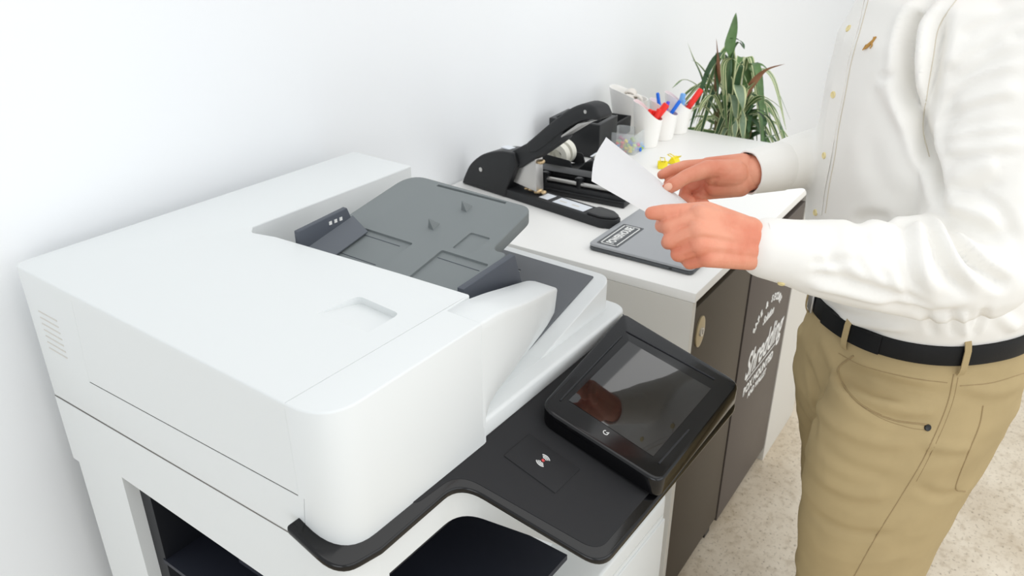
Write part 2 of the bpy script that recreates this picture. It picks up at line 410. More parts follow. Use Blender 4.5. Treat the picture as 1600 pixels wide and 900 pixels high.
bm = bmesh.new(); tube(bm, [Mx @ Vector((.004*math.cos(a*.5), .004*math.sin(a*.5), 0)) for a in range(1, 12)], .0007, 5)
tube(bm, [Mx @ Vector(p) for p in ((.0005, -.0005, 0), (.0042, -.0042, 0))], .0007, 5); obj('home_mark', bm, WHITE_INK, scr)
# card reader plate with the contactless mark
bm = bmesh.new(); prism(bm, [(.288, -.030), (.300, -.112), (.366, -.112), (.352, -.030)], -.001, .0030); on_panel(bm)
rd = obj('card_reader_plate', bm, PBLACK_M, panel, bevel=.0006)
Mx = frame((.330, -.070, pz(-.070, .0032)), (1, 0, 0), (0, 1, PS))
bm = bmesh.new()
for s in (1, -1):
    for r in (.0045, .0072, .0099):
        tube(bm, [Mx @ Vector((s*(.001)+s*r*math.sin(a), r*math.cos(a), 0)) for a in [math.radians(45+9*k) for k in range(11)]], .0008, 5)
obj('contactless_mark', bm, WHITE_INK, rd)
bm = bmesh.new(); lathe(bm, [(.0001, 0), (.0025, 0), (.0025, .0006), (.0001, .0006)], n=16, M=Mx, cap=False); obj('contactless_dot', bm, RED_INK, rd)

# usb socket on the inner side of the shroud
o = obj('usb_socket', B(-.009, .009, -.0035, .001, -.004, .004), METAL, shr, bevel=.001); o.location = (.2725, -.097, .885); o.rotation_euler = (0, 0, math.radians(-98))
o = obj('usb_slot', B(-.006, .006, -.0042, -.0033, -.002, .002), BLACKP, shr); o.location = (.2725, -.097, .885); o.rotation_euler = (0, 0, math.radians(-98))
# ------------------------------------------------------------------ cabinet with worktop
CT = .95
CB = thing('storage_cabinet', 'white office cabinet with dark umber door and taupe lettered panel below its white top', 'cabinet', (1.427, .52, 0))
cabW = 1.130; cabD = WY-.52-.004
bm = bmesh.new(); box(bm, 0, cabW, -.004, cabD, .928, CT); obj('worktop', bm, COUNTER, CB, bevel=.0015)
bm = bmesh.new(); box(bm, 0, .019, 0, cabD, .06, .9275); obj('side_panel', bm, CARC, CB, bevel=.001)
bm = bmesh.new(); box(bm, cabW-.019, cabW, 0, cabD, .0, .9275); obj('side_panel', bm, CARC, CB, bevel=.001)
bm = bmesh.new(); box(bm, .0195, cabW-.0195, .03, .05, .06, .9275); obj('front_rail', bm, BLACKM, CB)
bm = bmesh.new(); box(bm, .0195, cabW-.0195, .05, cabD-.02, .06, .08); obj('bottom_panel', bm, CARC, CB)
bm = bmesh.new(); box(bm, .800, cabW-.019, -.002, .028, .0, .9275); obj('end_panel', bm, CARC, CB, bevel=.001)
door = obj('door', B(.021, .378, .002, .022, .072, .902), DOORM, CB, bevel=.0012)
bm = bmesh.new(); Ml = Matrix.Translation((.062, .002, .862-.03)) @ Matrix.Rotation(PI/2, 4, 'X')
lathe(bm, [(.0001, 0), (.030, 0), (.030, .003), (.026, .004), (.0001, .004)], n=32, M=Ml @ Matrix.Diagonal((.8, 1.25, 1, 1)), cap=False)
lk = obj('lock', bm, GOLD, door)
bm = bmesh.new(); lathe(bm, [(.0001, .004), (.010, .004), (.010, .0075), (.0001, .0075)], n=24, M=Ml, cap=False); obj('key_barrel', bm, METAL, lk)
bm = bmesh.new(); box(bm, .0605, .0635, -.0058, -.0054, .827, .839); obj('key_slot', bm, BLACKP, lk)
binp = obj('lettered_panel', B(.386, .795, .000, .024, .055, .902), BINM, CB, bevel=.0012)
for x in (.36, .04): obj('foot', B(x, x+.035, .02, .06, .0005, .071), BLACKP, CB)
def front_text(s, x, z, size, shear=0, rot=0, spacing=1, bold=0, name='lettering', sx=1):
    M = Matrix.Translation((x-1.427, -.0006, z)) @ Matrix.Rotation(PI/2, 4, 'X') @ Matrix.Rotation(rot, 4, 'Z') @ Matrix.Diagonal((sx, 1, 1, 1))
    return text(s, size, M, WHITE_INK, name, binp, shear=shear, spacing=spacing, bold=bold)
front_text('Shredding', 2.03, .530, .112, shear=.35, rot=.02, bold=.0018, sx=.68)
front_text('Solution', 2.02, .632, .034, shear=.35, bold=.001, sx=.8)
arc = 'SAFE & SECURE'
for i, ch in enumerate(arc):
    if ch == ' ': continue
    a = math.radians(150-120*i/(len(arc)-1)); front_text(ch, 2.01+.125*math.cos(a), .600+.080*math.sin(a), .028, rot=a-PI/2, bold=.0012)
bm = bmesh.new(); box(bm, 1.90-1.427, 2.14-1.427, -.001, -.0002, .482, .485); obj('rule_line', bm, WHITE_INK, binp)
front_text('BOX MOUNTED', 2.01, .452, .036, bold=.0014, sx=.95)
front_text('AND WALLET', 2.01, .418, .026, bold=.001, sx=.95)

# ------------------------------------------------------------------ heavy duty stapler
ST = thing('heavy_duty_stapler', 'large black long-arm stapler with raised handle on the white cabinet top', 'stapler', (1.71, 1.20, CT), math.atan2(-.987, -.16))
bm = bmesh.new(); prism(bm, rpoly([(-.06, -.030, .01), (.365, -.030, .03), (.398, -.010, .02), (.398, .012, .02), (.365, .030, .03), (-.06, .030, .01)], 5), .0005, .024)
base = obj('base', bm, BLACKM, ST, bevel=.003)
bm = bmesh.new(); prism(bm, rpoly([(.318, -.027, .01), (.365, -.027, .03), (.394, -.010, .02), (.394, .010, .02), (.365, .027, .03), (.318, .027, .01)], 5), .0245, .030)
obj('thumb_pad', bm, BLACKP, base, bevel=.003)
obj('instruction_sticker', B(.205, .305, -.019, .019, .0242, .0247), STICK, base)
obj('instruction_sticker', B(.158, .188, -.017, .019, .0242, .0247), STICK, base)
for x in (.215, .255): obj('sticker_print', B(x, x+.022, -.004, .002, .0248, .0250), CARC, base)
bm = bmesh.new(); prism(bm, spl := [(p.x, p.y) for p in spline([(-.112, .001, 0), (-.098, .03, 0), (-.075, .065, 0), (-.03, .10, 0), (.03, .122, 0), (.085, .128, 0)], 4)]+[(.095, .10), (.06, .03), (.055, .001)], -.033, .033, 'y')
hs = obj('rear_housing', bm, BLACKP, ST, bevel=.006, bang=50)
bm = bmesh.new(); Mp = Matrix.Translation((-.035, -.0325, .058)) @ Matrix.Rotation(PI/2, 4, 'X'); lathe(bm, [(.0001, 0), (.006, 0), (.006, .002), (.0001, .002)], n=16, M=Mp, cap=False); obj('pivot_pin', bm, METAL, hs)
obj('rear_glint', B(.02, .05, -.012, .012, .124, .1262), STICK, hs)  # painted highlight: pale patch standing in for a glint on the housing
# arm: lower dark lever
bm = bmesh.new(); prism(bm, [(.02, .055), (.03, .105), (.08, .135), (.13, .165), (.235, .225), (.232, .188), (.17, .14), (.10, .09)], -.022, .022, 'y')
arm = obj('lever_arm', bm, BLACKM, ST, bevel=.005, bang=45)
up_ = [(.118, .158), (.15, .185), (.20, .228), (.25, .266), (.295, .288), (.330, .286), (.345, .268)]
lo_ = [(.345, .258), (.30, .250), (.25, .222), (.20, .180), (.155, .145), (.125, .135)]
u2 = [(p.x, p.y) for p in spline([(x, y, 0) for x, y in up_], 4)]; l2 = [(p.x, p.y) for p in spline([(x, y, 0) for x, y in lo_], 4)]
bm = bmesh.new(); prism(bm, u2+l2, -.027, .027, 'y'); grip = obj('grip', bm, BLACKM, ST, bevel=.009, bang=50)
bm = bmesh.new(); prism(bm, [(.335, .257), (.28, .238), (.21, .184), (.205, .178), (.29, .236)], -.021, .021, 'y'); obj('grip_underplate', bm, METAL, grip)
bm = bmesh.new(); Mp = Matrix.Translation((.305, -.0268, .272)) @ Matrix.Rotation(PI/2, 4, 'X'); lathe(bm, [(.0001, 0), (.0045, 0), (.0045, .001), (.0001, .001)], n=12, M=Mp, cap=False); obj('rivet', bm, METAL, grip)
bm = bmesh.new(); prism(bm, [(.045, .045), (.050, .066), (.142, .120), (.147, .034)], -.014, .014, 'y'); mg = obj('magazine', bm, METAL, ST, bevel=.001)
bm = bmesh.new(); box(bm, .085, .30, -.011, .011, .028, .038); obj('staple_channel', bm, BLACKP, ST, bevel=.001) if False else bm.free()
for x, z, r in ((.150, .112, .008), (.142, .012+.02, .010), (.120, .033, .009), (.105, .032, .008), (.160, .033, .006)):
    bm = bmesh.new(); bmesh.ops.create_icosphere(bm, subdivisions=2, radius=r)
    for v in bm.verts: v.co = Vector((x+v.co.x*1.1, v.co.y*1.5, z+v.co.z*.8))
    obj('brass_fitting', bm, BRASS, mg)

# ------------------------------------------------------------------ hole punch
HP = thing('hole_punch', 'long black hole punch with bright rods lying behind the large stapler', 'hole punch', (1.795, 1.00, CT), math.radians(4))
obj('base_plate', B(-.034, .034, -.142, .15, .0005, .016), BLACKP, HP, bevel=.002)
bm = bmesh.new(); prism(bm, [(-.024, .016), (-.020, .026), (.024, .03), (.024, .016)], -.136, .15, 'y'); obj('die_bar', bm, BLACKM, HP, bevel=.001)
bm = bmesh.new(); prism(bm, [(.004, .016), (.006, .050), (-.004, .055), (.034, .060), (.034, .016)], -.138, .15, 'y'); obj('upper_channel', bm, BLACKP, HP, bevel=.002)
bm = bmesh.new(); tube(bm, [(-.012, -.125, .036), (-.012, .148, .036)], .006, 10); rod = obj('steel_rod', bm, METAL, HP)
for y in (-.105, -.005, .095):
    bm = bmesh.new(); tube(bm, [(-.013, y, .02), (-.013, y, .054)], .008, 12); box(bm, -.020, .006, y-.010, y+.010, .044, .052); obj('punch_head', bm, BLACKP, HP)

# ------------------------------------------------------------------ tape dispenser with two rolls
TD = thing('tape_dispenser', 'black desktop tape dispenser holding two pale tape rolls beneath the stapler handle', 'tape dispenser', (1.905, 1.115, CT), math.radians(4))
prof = [(-.12, .0005), (-.12, .045), (-.105, .075), (-.085, .066), (-.06, .040), (.0, .028), (.055, .040), (.085, .060), (.10, .045), (.10, .0005)]
bm = bmesh.new(); prism(bm, prof, -.040, .040, 'x'); tb = obj('body', bm, BLACKP, TD, bevel=.003)
for x in (-.0405, .0375):
    bm = bmesh.new(); prism(bm, rpoly([(-.05, .03), (-.04, .062, .01), (.05, .070, .015), (.065, .035)]), x, x+.003, 'x'); obj('side_cheek', bm, BLACKM, TD)
obj('cutter', B(-.03, .03, -.107, -.103, .076, .084), METAL, tb)
obj('price_label', B(-.02, .02, -.099, -.090, .0765, .0785), STICK, tb)
for x in (-.018, .020):
    bm = bmesh.new(); Mr = Matrix.Translation((x-.012, .012, .064)) @ Matrix.Rotation(PI/2, 4, 'Y')
    lathe(bm, [(.020, 0), (.036, 0), (.036, .024), (.020, .024), (.020, 0)], n=36, M=Mr, cap=False); obj('tape_roll', bm, TAPE, TD)

# ------------------------------------------------------------------ black organiser box, tray with clips
OB = thing('desk_organiser', 'black box organiser with two wells standing behind the tape dispenser', 'organiser', (2.15, 1.185, CT), math.radians(4))
bm = bmesh.new(); box(bm, -.06, .07, -.075, .095, .0005, .105); o = obj('body', bm, BLACKP, OB, bevel=.003)
cut(o, [B(-.045, .055, -.060, .005, .03, .2), B(-.045, .055, .02, .08, .03, .2)])
bm = bmesh.new(); lathe(bm, [(.0001, .031), (.022, .031), (.022, .112), (.0001, .112)], c=(.0, -.028, 0), n=24, cap=False); obj('staple_tub', bm, BLACKM, OB)
TR = thing('wire_tray', 'low black tray of binder clips beside the white wall behind the stapler grip', 'tray', (2.36, 1.235, CT), math.radians(4))
bm = bmesh.new(); box(bm, -.09, .055, -.075, .085, .0005, .055); o = obj('body', bm, BLACKM, TR, bevel=.002); cut(o, [B(-.082, .047, -.067, .077, .008, .1)])
for i in range(6):
    x, y = -.060+.018*i, -.03+.06*(i % 2)
    k = thing('binder_clip', 'small black binder clip with silver wire handles heaped in the low black tray', 'binder clip', (2.36+x, 1.235+y, CT+.009), .6*i, 'binder clips in the black tray')
    bm = bmesh.new(); prism(bm, [(-.014, 0), (.014, 0), (.003, .024), (-.003, .024)], -.014, .014, 'y'); obj('clip_body', bm, BLACKP, k)
    for s in (-1, 1):
        bm = bmesh.new(); tube(bm, [(s*.003, -.009, .024), (s*.010, -.006, .044), (s*.012, 0, .050), (s*.010, .006, .044), (s*.003, .009, .024)], .0012, 6); obj('wire_handle', bm, METAL, k)

# ------------------------------------------------------------------ slanted white cups and what stands in them
def cup(x, y, r0, r1, hf, hb, label, name='pen_cup', cat='cup', group='white slanted cups', lining=PINK, z0=CT, da=0):
    t = thing(name, label, cat, (x, y, z0), 0, group)
    dirn = Vector((.56, -.83))        # the low side of the rim
    bm = bmesh.new(); n = 48
    def ring(rf, zf, sc_=1): 
        out = []
        for k in range(n):
            a = 2*PI*k/n; c, s = math.cos(a), math.sin(a); e = (c*dirn.x+s*dirn.y)
            top = hb+(hf-hb)*(.5+.5*math.sin(e*PI/2)); z = zf*top
            r = (r0+(r1-r0)*zf)*sc_; out.append((r*c, r*s, z+.0005))
        return out
    rings = [ring(1, f) for f in (0, .02, .25, .5, .75, .97, 1)]
    skin_rings(bm, rings, cap=False)
    bm.faces.new([v for v in bm.verts][:n][::-1])
    bm2 = bmesh.new(); skin_rings(bm2, [ring(1, 1), ring(1, 1, .955)]+[ring(1, f, .945) for f in (.97, .75, .5, .25, .04)], cap=False)
    bm2.verts.ensure_lookup_table(); bm2.faces.new(bm2.verts[-n:])
    obj('shell', bm, CUPW, t); obj('lining', bm2, lining, t); return t
CUPS = [(2.310, 1.055), (2.412, 1.048), (2.508, 1.040)]
cup(*CUPS[0], .036, .047, .085, .140, 'white slanted cup of red markers, nearest of the three pen cups')
cup(*CUPS[1], .036, .047, .080, .125, 'white slanted cup with a dark blue pen, middle of the three pen cups')
cup(*CUPS[2], .036, .047, .080, .130, 'white slanted cup at the cabinet end beside the plant, farthest pen cup')
def stick(name, label, cat, p0, p1, r, m, group=None, cap_m=None):
    t = thing(name, label, cat, p0, 0, group); p0 = Vector(p0); d = Vector(p1)-p0
    bm = bmesh.new(); tube(bm, [d*0, d*.05, d*.62], [r*.7, r*.85, r*.85], 12); obj('barrel', bm, m, t)
    bm = bmesh.new(); tube(bm, [d*.6, d*.97, d], [r, r, r*.8], 12); obj('cap', bm, cap_m or m, t)
    return t
zc = CT+.012
c = CUPS[0]
for i, (dx, dy, ex, ey, ez, r) in enumerate(((-.012, .012, -.004, -.010, .116, .007), (.002, .006, .010, -.016, .110, .007), (.005, .016, .014, -.012, .102, .006), (-.01, .02, .042, -.042, .128, .011), (-.022, -.006, .008, -.034, .118, .008))):
    stick('marker_pen', ('thick red marker leaning out of the nearest pen cup, tallest there' if i == 3 else 'red capped marker standing in the nearest white pen cup'), 'marker', (c[0]+dx, c[1]+dy, zc), (c[0]+ex, c[1]+ey, CT+ez), r, REDP, 'red markers in the nearest cup' if i != 3 else None)
c = CUPS[1]
stick('marker_pen', 'dark blue pen upright against the back of the middle cup', 'pen', (c[0]+.0, c[1]-.005, zc), (c[0]-.022, c[1]+.016, CT+.148), .0055, BLUEP)
stick('marker_pen', 'purple pen leaning low in the middle white cup', 'pen', (c[0]+.014, c[1]+.014, zc), (c[0]+.022, c[1]-.004, CT+.115), .006, mat('violet_plastic', (110, 90, 220), .4))
stick('marker_pen', 'bright blue pen leaning out of the middle cup towards the plant', 'pen', (c[0]-.014, c[1]+.012, zc), (c[0]+.040, c[1]-.036, CT+.118), .006, BLUEP)
c = CUPS[2]
stick('marker_pen', 'pale blue marker leaning on the rim of the farthest cup', 'marker', (c[0]+.014, c[1]+.014, zc), (c[0]+.026, c[1]-.004, CT+.122), .009, LBLUE)
stick('marker_pen', 'pale blue thin marker low in the farthest white cup', 'marker', (c[0]-.014, c[1]+.0, zc), (c[0]-.004, c[1]-.020, CT+.110), .007, LBLUE)
stick('marker_pen', 'thick red marker leaning out of the farthest cup towards the plant', 'marker', (c[0]-.016, c[1]+.004, zc), (c[0]+.060, c[1]-.050, CT+.135), .010, REDP)
# white letter holder with rolls of cord
WH = cup(2.495, 1.215, .045, .066, .088, .128, 'wide white slanted holder with rolled white cords behind the pen cups', 'cord_holder', 'holder', None, CUPW)
for i, (x, y, z) in enumerate(((2.475, 1.205, .085), (2.510, 1.215, .096), (2.495, 1.185, .084))):
    bm = bmesh.new(); Mr = Matrix.Translation((x, y, CT+z)) @ Matrix.Rotation(.5*i+.4, 4, 'Y')
    for j in range(4):
        tube(bm, [Mr @ Vector(((.020-.003*j)*math.cos(a), (.020-.003*j)*math.sin(a), .006*j)) for a in [k*PI/10 for k in range(21)]], .0045, 7)
    tube(bm, [Mr @ Vector((0, 0, 0)), (x, y, CT+.02)], .012, 8)
    tag(obj('cord_coil', bm, mat('cord_ivory_%d' % i, (236, 230, 222), .5)), 'coiled white cord resting inside the wide white slanted holder', 'cord', 'coiled cords in the white holder')
# clear box of colourful pins
CX = thing('clear_box', 'small clear plastic box of colourful push pins in front of the pen cups', 'box', (2.235, 1.085, CT), .1)
bm = bmesh.new(); prism(bm, rpoly([(-.05, -.045, .01), (.045, -.045, .01), (.045, .045, .01), (-.05, .045, .01)], 4), .0005, .062); o = obj('box_shell', bm, CLEAR, CX)
cut(o, [B(-.047, .042, -.042, .042, .003, .1)])
pins = [(YELP, LIMEP, PURP, BLUEP, LIMEP, LBLUE, REDP)[i % 7] for i in range(24)]
nm = {YELP.name: 'yellow', LIMEP.name: 'lime green', PURP.name: 'magenta', BLUEP.name: 'blue', LBLUE.name: 'pale blue', REDP.name: 'red'}
def pin(x, y, z, m, label, group, tilt=0, s=1.0):
    t = thing('push_pin', label, 'push pin', (x, y, z), 0, group)
    M = Matrix.Rotation(tilt, 4, 'X') @ Matrix.Scale(s, 4)
    bm = bmesh.new(); lathe(bm, [(.0001, 0), (.006, 0), (.006, .002), (.0035, .004), (.0035, .010), (.0055, .012), (.0055, .014), (.0001, .014)], n=12, M=M, cap=False); obj('head', bm, m, t)
    return t
for i, m in enumerate(pins):
    pin(2.235-.034+.0135*(i % 6), 1.085-.030+.019*((i//6) % 4), CT+.005+.006*(i % 3), m, nm[m.name]+' push pin lying in the small clear plastic box', nm[m.name]+' pins in the clear box', .5*i, 1.2)
# two yellow clips on the worktop
for i, (x, y) in enumerate(((2.133, .916), (2.190, .905))):
    k = thing('bulldog_clip', ('nearer' if i == 0 else 'farther')+' of two small yellow clips lying on the worktop beyond the hands', 'clip', (x, y, CT), .5+i)
    bm = bmesh.new(); prism(bm, [(-.016, .0005), (.016, .0005), (.004, .02), (-.004, .02)], -.014, .014, 'y'); obj('clip_body', bm, YELP, k, bevel=.001)
    for s in (-1, 1):
        bm = bmesh.new(); tube(bm, [(s*.004, -.007, .019), (s*.018, -.006, .024), (s*.020, .006, .024), (s*.004, .007, .019)], .0016, 6); obj('wire_handle', bm, YELP, k)

# ------------------------------------------------------------------ laptop with sticker
LP = thing('laptop', 'closed grey laptop with a black framed name sticker near the cabinet edge', 'laptop', (1.497, .556, CT), math.radians(0))
bm = bmesh.new(); prism(bm, rpoly([(0, 0, .014), (.34, 0, .014), (.34, .250, .014), (0, .250, .014)], 5), .0015, .0095); obj('base', bm, LAPE, LP, bevel=.0015)
bm = bmesh.new(); prism(bm, rpoly([(0, 0, .014), (.34, 0, .014), (.34, .250, .014), (0, .250, .014)], 5), .0105, .0165); ld_ = obj('lid', bm, LAPT, LP, bevel=.0015)
obj('port', B(-.0006, .001, .045, .052, .004, .008), BLACKP, LP)
STB = mat('sticker_charcoal', (84, 87, 90), .5)
sx0, sx1, sy0, sy1 = .012, .148, .182, .236
bm = bmesh.new(); prism(bm, rpoly([(sx0, sy0, .004), (sx1, sy0, .004), (sx1, sy1, .004), (sx0, sy1, .004)], 3), .0166, .0168); stk = obj('sticker', bm, STB, ld_)
bm = bmesh.new()
for (a, b, c_, d) in ((.018, .142, .188, .191), (.018, .142, .227, .230), (.018, .021, .188, .230), (.139, .142, .188, .230)): box(bm, a, b, c_, d, .0169, .0171)
obj('sticker_frame', bm, WHITE_INK, stk)
text('POWERHOUSE', .026, Matrix.Translation((.080, .209, .0171)) @ Matrix.Diagonal((.62, 1, 1, 1)), WHITE_INK, 'sticker_lettering', stk, bold=.0012, extrude=.0001)

# ------------------------------------------------------------------ potted plant
PLX, PLY = 2.90, .98
PT = thing('potted_plant', 'tall striped green dracaena like plant standing on the floor past the cabinet end', 'plant', (PLX, PLY, 0))
bm = bmesh.new(); lathe(bm, [(.11, 0.0005), (.15, .30), (.16, .32), (.145, .32), (.135, .27)], n=36); obj('pot', bm, CUPW, PT)
bm = bmesh.new(); lathe(bm, [(.0001, .28), (.136, .28)], n=24, cap=False); obj('soil', bm, mat('soil_brown', (60, 48, 38), .9, bump=.6, bscale=60), PT)
bm = bmesh.new()
for i in range(4): tube(bm, [(.03*math.cos(i*1.7), .03*math.sin(i*1.7), .27), (.05*math.cos(i*1.7), .05*math.sin(i*1.7), .6), (.05*math.cos(i*1.7+.3), .06*math.sin(i*1.7), .95)], [.014, .011, .008], 8)
obj('stem', bm, mat('stem_tan', (120, 108, 78), .7), PT)
G1 = mat('leaf_green', (94, 128, 74), .45, var=.35, vscale=30); G2 = mat('leaf_stripe', (198, 204, 156), .45); G3 = mat('leaf_brown', (150, 104, 74), .6, var=.3, vscale=30); G4 = mat('leaf_deep', (62, 96, 58), .45, var=.3, vscale=30)
G5 = mat('leaf_grey_green', (134, 156, 128), .4, var=.25, vscale=24)
leafbm = bmesh.new()
def leaf(pts, wd, mi=0, stripe=True, face=None, pointed=True):
    P = spline(pts, 6); n = len(P); rings = []
    for i, p in enumerate(P):
        t = (P[min(i+1, n-1)]-P[max(i-1, 0)]).normalized()
        view = (CC-p).normalized() if face is None else Vector(face)
        sd = t.cross(view).normalized(); nn = sd.cross(t).normalized()
        s = i/(n-1); wf = wd*(min(1, .35+s*2.2))*(1-s**3)**.8 if pointed else wd*math.sin(PI*min(1, .1+s*.9))
        wf = max(wf, .0006)
        rings.append([leafbm.verts.new(p+sd*wf*k-nn*(-abs(k))*wf*.28) for k in (-1, -.72, -.25, .25, .72, 1)])
    for a, b in zip(rings, rings[1:]):
        for k in range(5):
            f = leafbm.faces.new((a[k], a[k+1], b[k+1], b[k])); f.material_index = (1 if stripe and k in (0, 4) else (1 if stripe == 2 and k == 2 else mi)); f.smooth = True
def L(px, wd, mi=0, stripe=True, **k):
    leaf([at(u, v, d)-Vector((PLX, PLY, 0)) for u, v, d in px], wd/1275*2.75, mi, stripe, **k)
Y0 = 2.80
L([(1132, 150, 2.74), (1138, 85, 2.72), (1145, 50, 2.72), (1150, 20, 2.72)], 9, 0, False)
L([(1118, 150, 2.82), (1120, 100, 2.78), (1119, 60, 2.76)], 8, 2, False)
L([(1120, 170, 2.80), (1120, 130, 2.79), (1119, 100, 2.79), (1119, 82, 2.77)], 6, 3, False)
L([(1110, 170, 2.86), (1095, 120, 2.86), (1082, 90, 2.86), (1074, 66, 2.85)], 6, 3, True)
L([(1125, 170, 2.80), (1108, 125, 2.80), (1090, 100, 2.82), (1080, 94, 2.83)], 6, 0, True)
L([(1130, 170, 2.78), (1140, 110, 2.74), (1152, 68, 2.72), (1162, 76, 2.70)], 4.5, 3, False)
L([(1140, 60, 2.72), (1152, 62, 2.72), (1160, 68, 2.71), (1163, 77, 2.70)], 4, 3, False)
L([(1150, 175, 2.74), (1175, 135, 2.68), (1196, 112, 2.64), (1226, 100, 2.62)], 8.5, 2, False)
L([(1145, 175, 2.74), (1160, 150, 2.70), (1180, 128, 2.66)], 5, 0, True)
L([(1120, 175, 2.80), (1095, 140, 2.84), (1070, 125, 2.86), (1050, 138, 2.86)], 5.5, 4, True)
L([(1120, 190, 2.78), (1100, 168, 2.76), (1085, 170, 2.74), (1072, 182, 2.72)], 6, 0, 2)
L([(1130, 185, 2.78), (1115, 150, 2.74), (1100, 160, 2.72), (1092, 178, 2.70)], 5, 0, 2)
L([(1150, 130, 2.74), (1155, 142, 2.66), (1159, 180, 2.64), (1160, 222, 2.66)], 10, 4, True)
L([(1140, 160, 2.74), (1146, 150, 2.68), (1148, 190, 2.66), (1147, 222, 2.68)], 8, 4, True)
L([(1135, 200, 2.76), (1130, 130, 2.72), (1128, 98, 2.70), (1132, 80, 2.70)], 6, 0, True)
L([(1135, 190, 2.76), (1130, 110, 2.70), (1142, 92, 2.66), (1158, 104, 2.62)], 4, 0, 2)
L([(1145, 190, 2.76), (1152, 130, 2.70), (1158, 105, 2.66), (1160, 95, 2.66)], 6.5, 3, True)
L([(1150, 190, 2.74), (1165, 140, 2.68), (1162, 115, 2.68)], 5, 0, True)
L([(1160, 175, 2.72), (1185, 152, 2.62), (1205, 158, 2.58), (1223, 172, 2.56)], 5, 0, True)
L([(1165, 172, 2.70), (1190, 155, 2.62), (1208, 168, 2.58), (1220, 190, 2.56)], 5, 0, True)
L([(1160, 185, 2.72), (1180, 172, 2.64), (1200, 182, 2.60), (1218, 218, 2.60)], 4.5, 3, False)
L([(1160, 185, 2.72), (1180, 175, 2.64), (1195, 190, 2.60), (1190, 220, 2.60)], 4.5, 3, False)
L([(1160, 190, 2.72), (1172, 180, 2.66), (1170, 200, 2.64), (1168, 222, 2.64)], 3.5, 3, False)
L([(1155, 190, 2.72), (1178, 165, 2.64), (1170, 175, 2.62), (1160, 190, 2.62)], 4, 3, False)
L([(1195, 216, 2.62), (1208, 213, 2.60), (1220, 206, 2.60), (1218, 190, 2.60)], 3, 4, False)
rr = random.Random(5)
for i in range(62):
    a = rr.uniform(0, 2*PI); rad = rr.uniform(.06, .22); h = rr.uniform(.66, 1.0); up2 = rr.uniform(.0, .20); L_ = rr.uniform(.10, .24)
    b0 = Vector((.03*math.cos(a), .03*math.sin(a), h)); ex = min(1.0, .26/max(rad+L_*.6, .01))
    r1, r2, r3 = rad*.5*ex, rad*ex, (rad+L_*.6)*ex
    def Q(r, z):
        x, y = r*math.cos(a), r*math.sin(a); y = min(y, WY-.03-PLY); x = max(x, -.26)
        x = max(x, -.26); return Vector((x, y, z))
    leaf([b0, Q(r1, h+up2), Q(r2, h+up2*.8+.01), Q(r3, h+up2*.1-L_*.5)], rr.uniform(.010, .016), rr.choice((0, 0, 3, 3, 4)), rr.choice((True, True, 2, False)), face=(math.cos(a)*.3-.3, math.sin(a)*.3-.2, 1))
for v in leafbm.verts:
    if v.co.z < 1.0: v.co.x = max(v.co.x, 2.575-PLX)
    v.co.y = min(v.co.y, WY-.012-PLY)
me = bpy.data.meshes.new('foliage'); leafbm.to_mesh(me); leafbm.free()
fo = bpy.data.objects.new('foliage', me); COL.objects.link(fo); fo.parent = PT
for m in (G1, G2, G3, G4, G5): me.materials.append(m)
# ------------------------------------------------------------------ the man in the white shirt
FA = math.radians(140); FD = Vector((math.cos(FA), math.sin(FA), 0)); LD = Vector((-FD.y, FD.x, 0)); BC = Vector((1.47, .14, 0))
def bb(f, l, z): return BC+FD*f+LD*l+Vector((0, 0, z))
SKIN = mat('skin', (226, 156, 128), .5, bump=.2, bscale=260, var=.16, vscale=18, rgb2=(214, 130, 102))
SKIN.node_tree.nodes['Principled BSDF'].inputs['Subsurface Weight'].default_value = .06
SKIN.node_tree.nodes['Principled BSDF'].inputs['Subsurface Radius'].default_value = (.012, .004, .002)
SHIRT = mat('shirt_cotton', (241, 239, 234), .8, spec=.2, bump=.12, bscale=1400)
CHINO = mat('chino_cotton', (180, 160, 120), .85, spec=.2, bump=.2, bscale=1500, var=.08, vscale=12)
CHINO_D = mat('chino_seam', (158, 137, 100), .9)
BELT = mat('belt_leather', (12, 13, 15), .5, spec=.3, bump=.1, bscale=500)
BUTTON = mat('button_cream', (232, 216, 160), .4)
THREAD = mat('seam_thread', (214, 206, 190), .8)
TAN = mat('emblem_tan', (186, 140, 70), .7)
HAIRM = mat('hair_brown', (74, 54, 40), .6, bump=.4, bscale=300)
LEATH = mat('shoe_leather', (70, 50, 38), .4)
MAN = thing('person', 'man in white button shirt and khaki trousers holding a sheet of paper', 'person', tuple(BC))
IM = Matrix.Translation(-BC)

def capsule(bm, p, q, rp, rq, n=16, sq=1.0, side=None):
    """tapered limb piece with round ends; sq flattens it along side"""
    p, q = Vector(p), Vector(q); d = q-p; L_ = max(d.length, 1e-5); t = d/L_
    x = side-t*side.dot(t) if side is not None else (t.cross(Vector((0, 0, 1))) if abs(t.z) < .9 else t.cross(Vector((1, 0, 0))))
    x.normalize(); y = t.cross(x); rings = []
    prof = [(-rp*math.cos(a), rp*math.sin(a)) for a in [math.radians(k) for k in (12, 30, 50, 70, 90)]]
    prof += [(L_*s, rp+(rq-rp)*s) for s in (.25, .5, .75)]
    prof += [(L_+rq*math.cos(a), rq*math.sin(a)) for a in [math.radians(k) for k in (90, 70, 50, 30, 12)]]
    for h, r in prof:
        rings.append([p+t*h+x*(r*math.cos(2*PI*k/n)*sq)+y*(r*math.sin(2*PI*k/n)) for k in range(n)])
    skin_rings(bm, rings)
def chain(bm, nodes, sq=1.0, side=None):
    for (p, r), (q, s) in zip(nodes, nodes[1:]): capsule(bm, p, q, r, s, sq=sq, side=side)
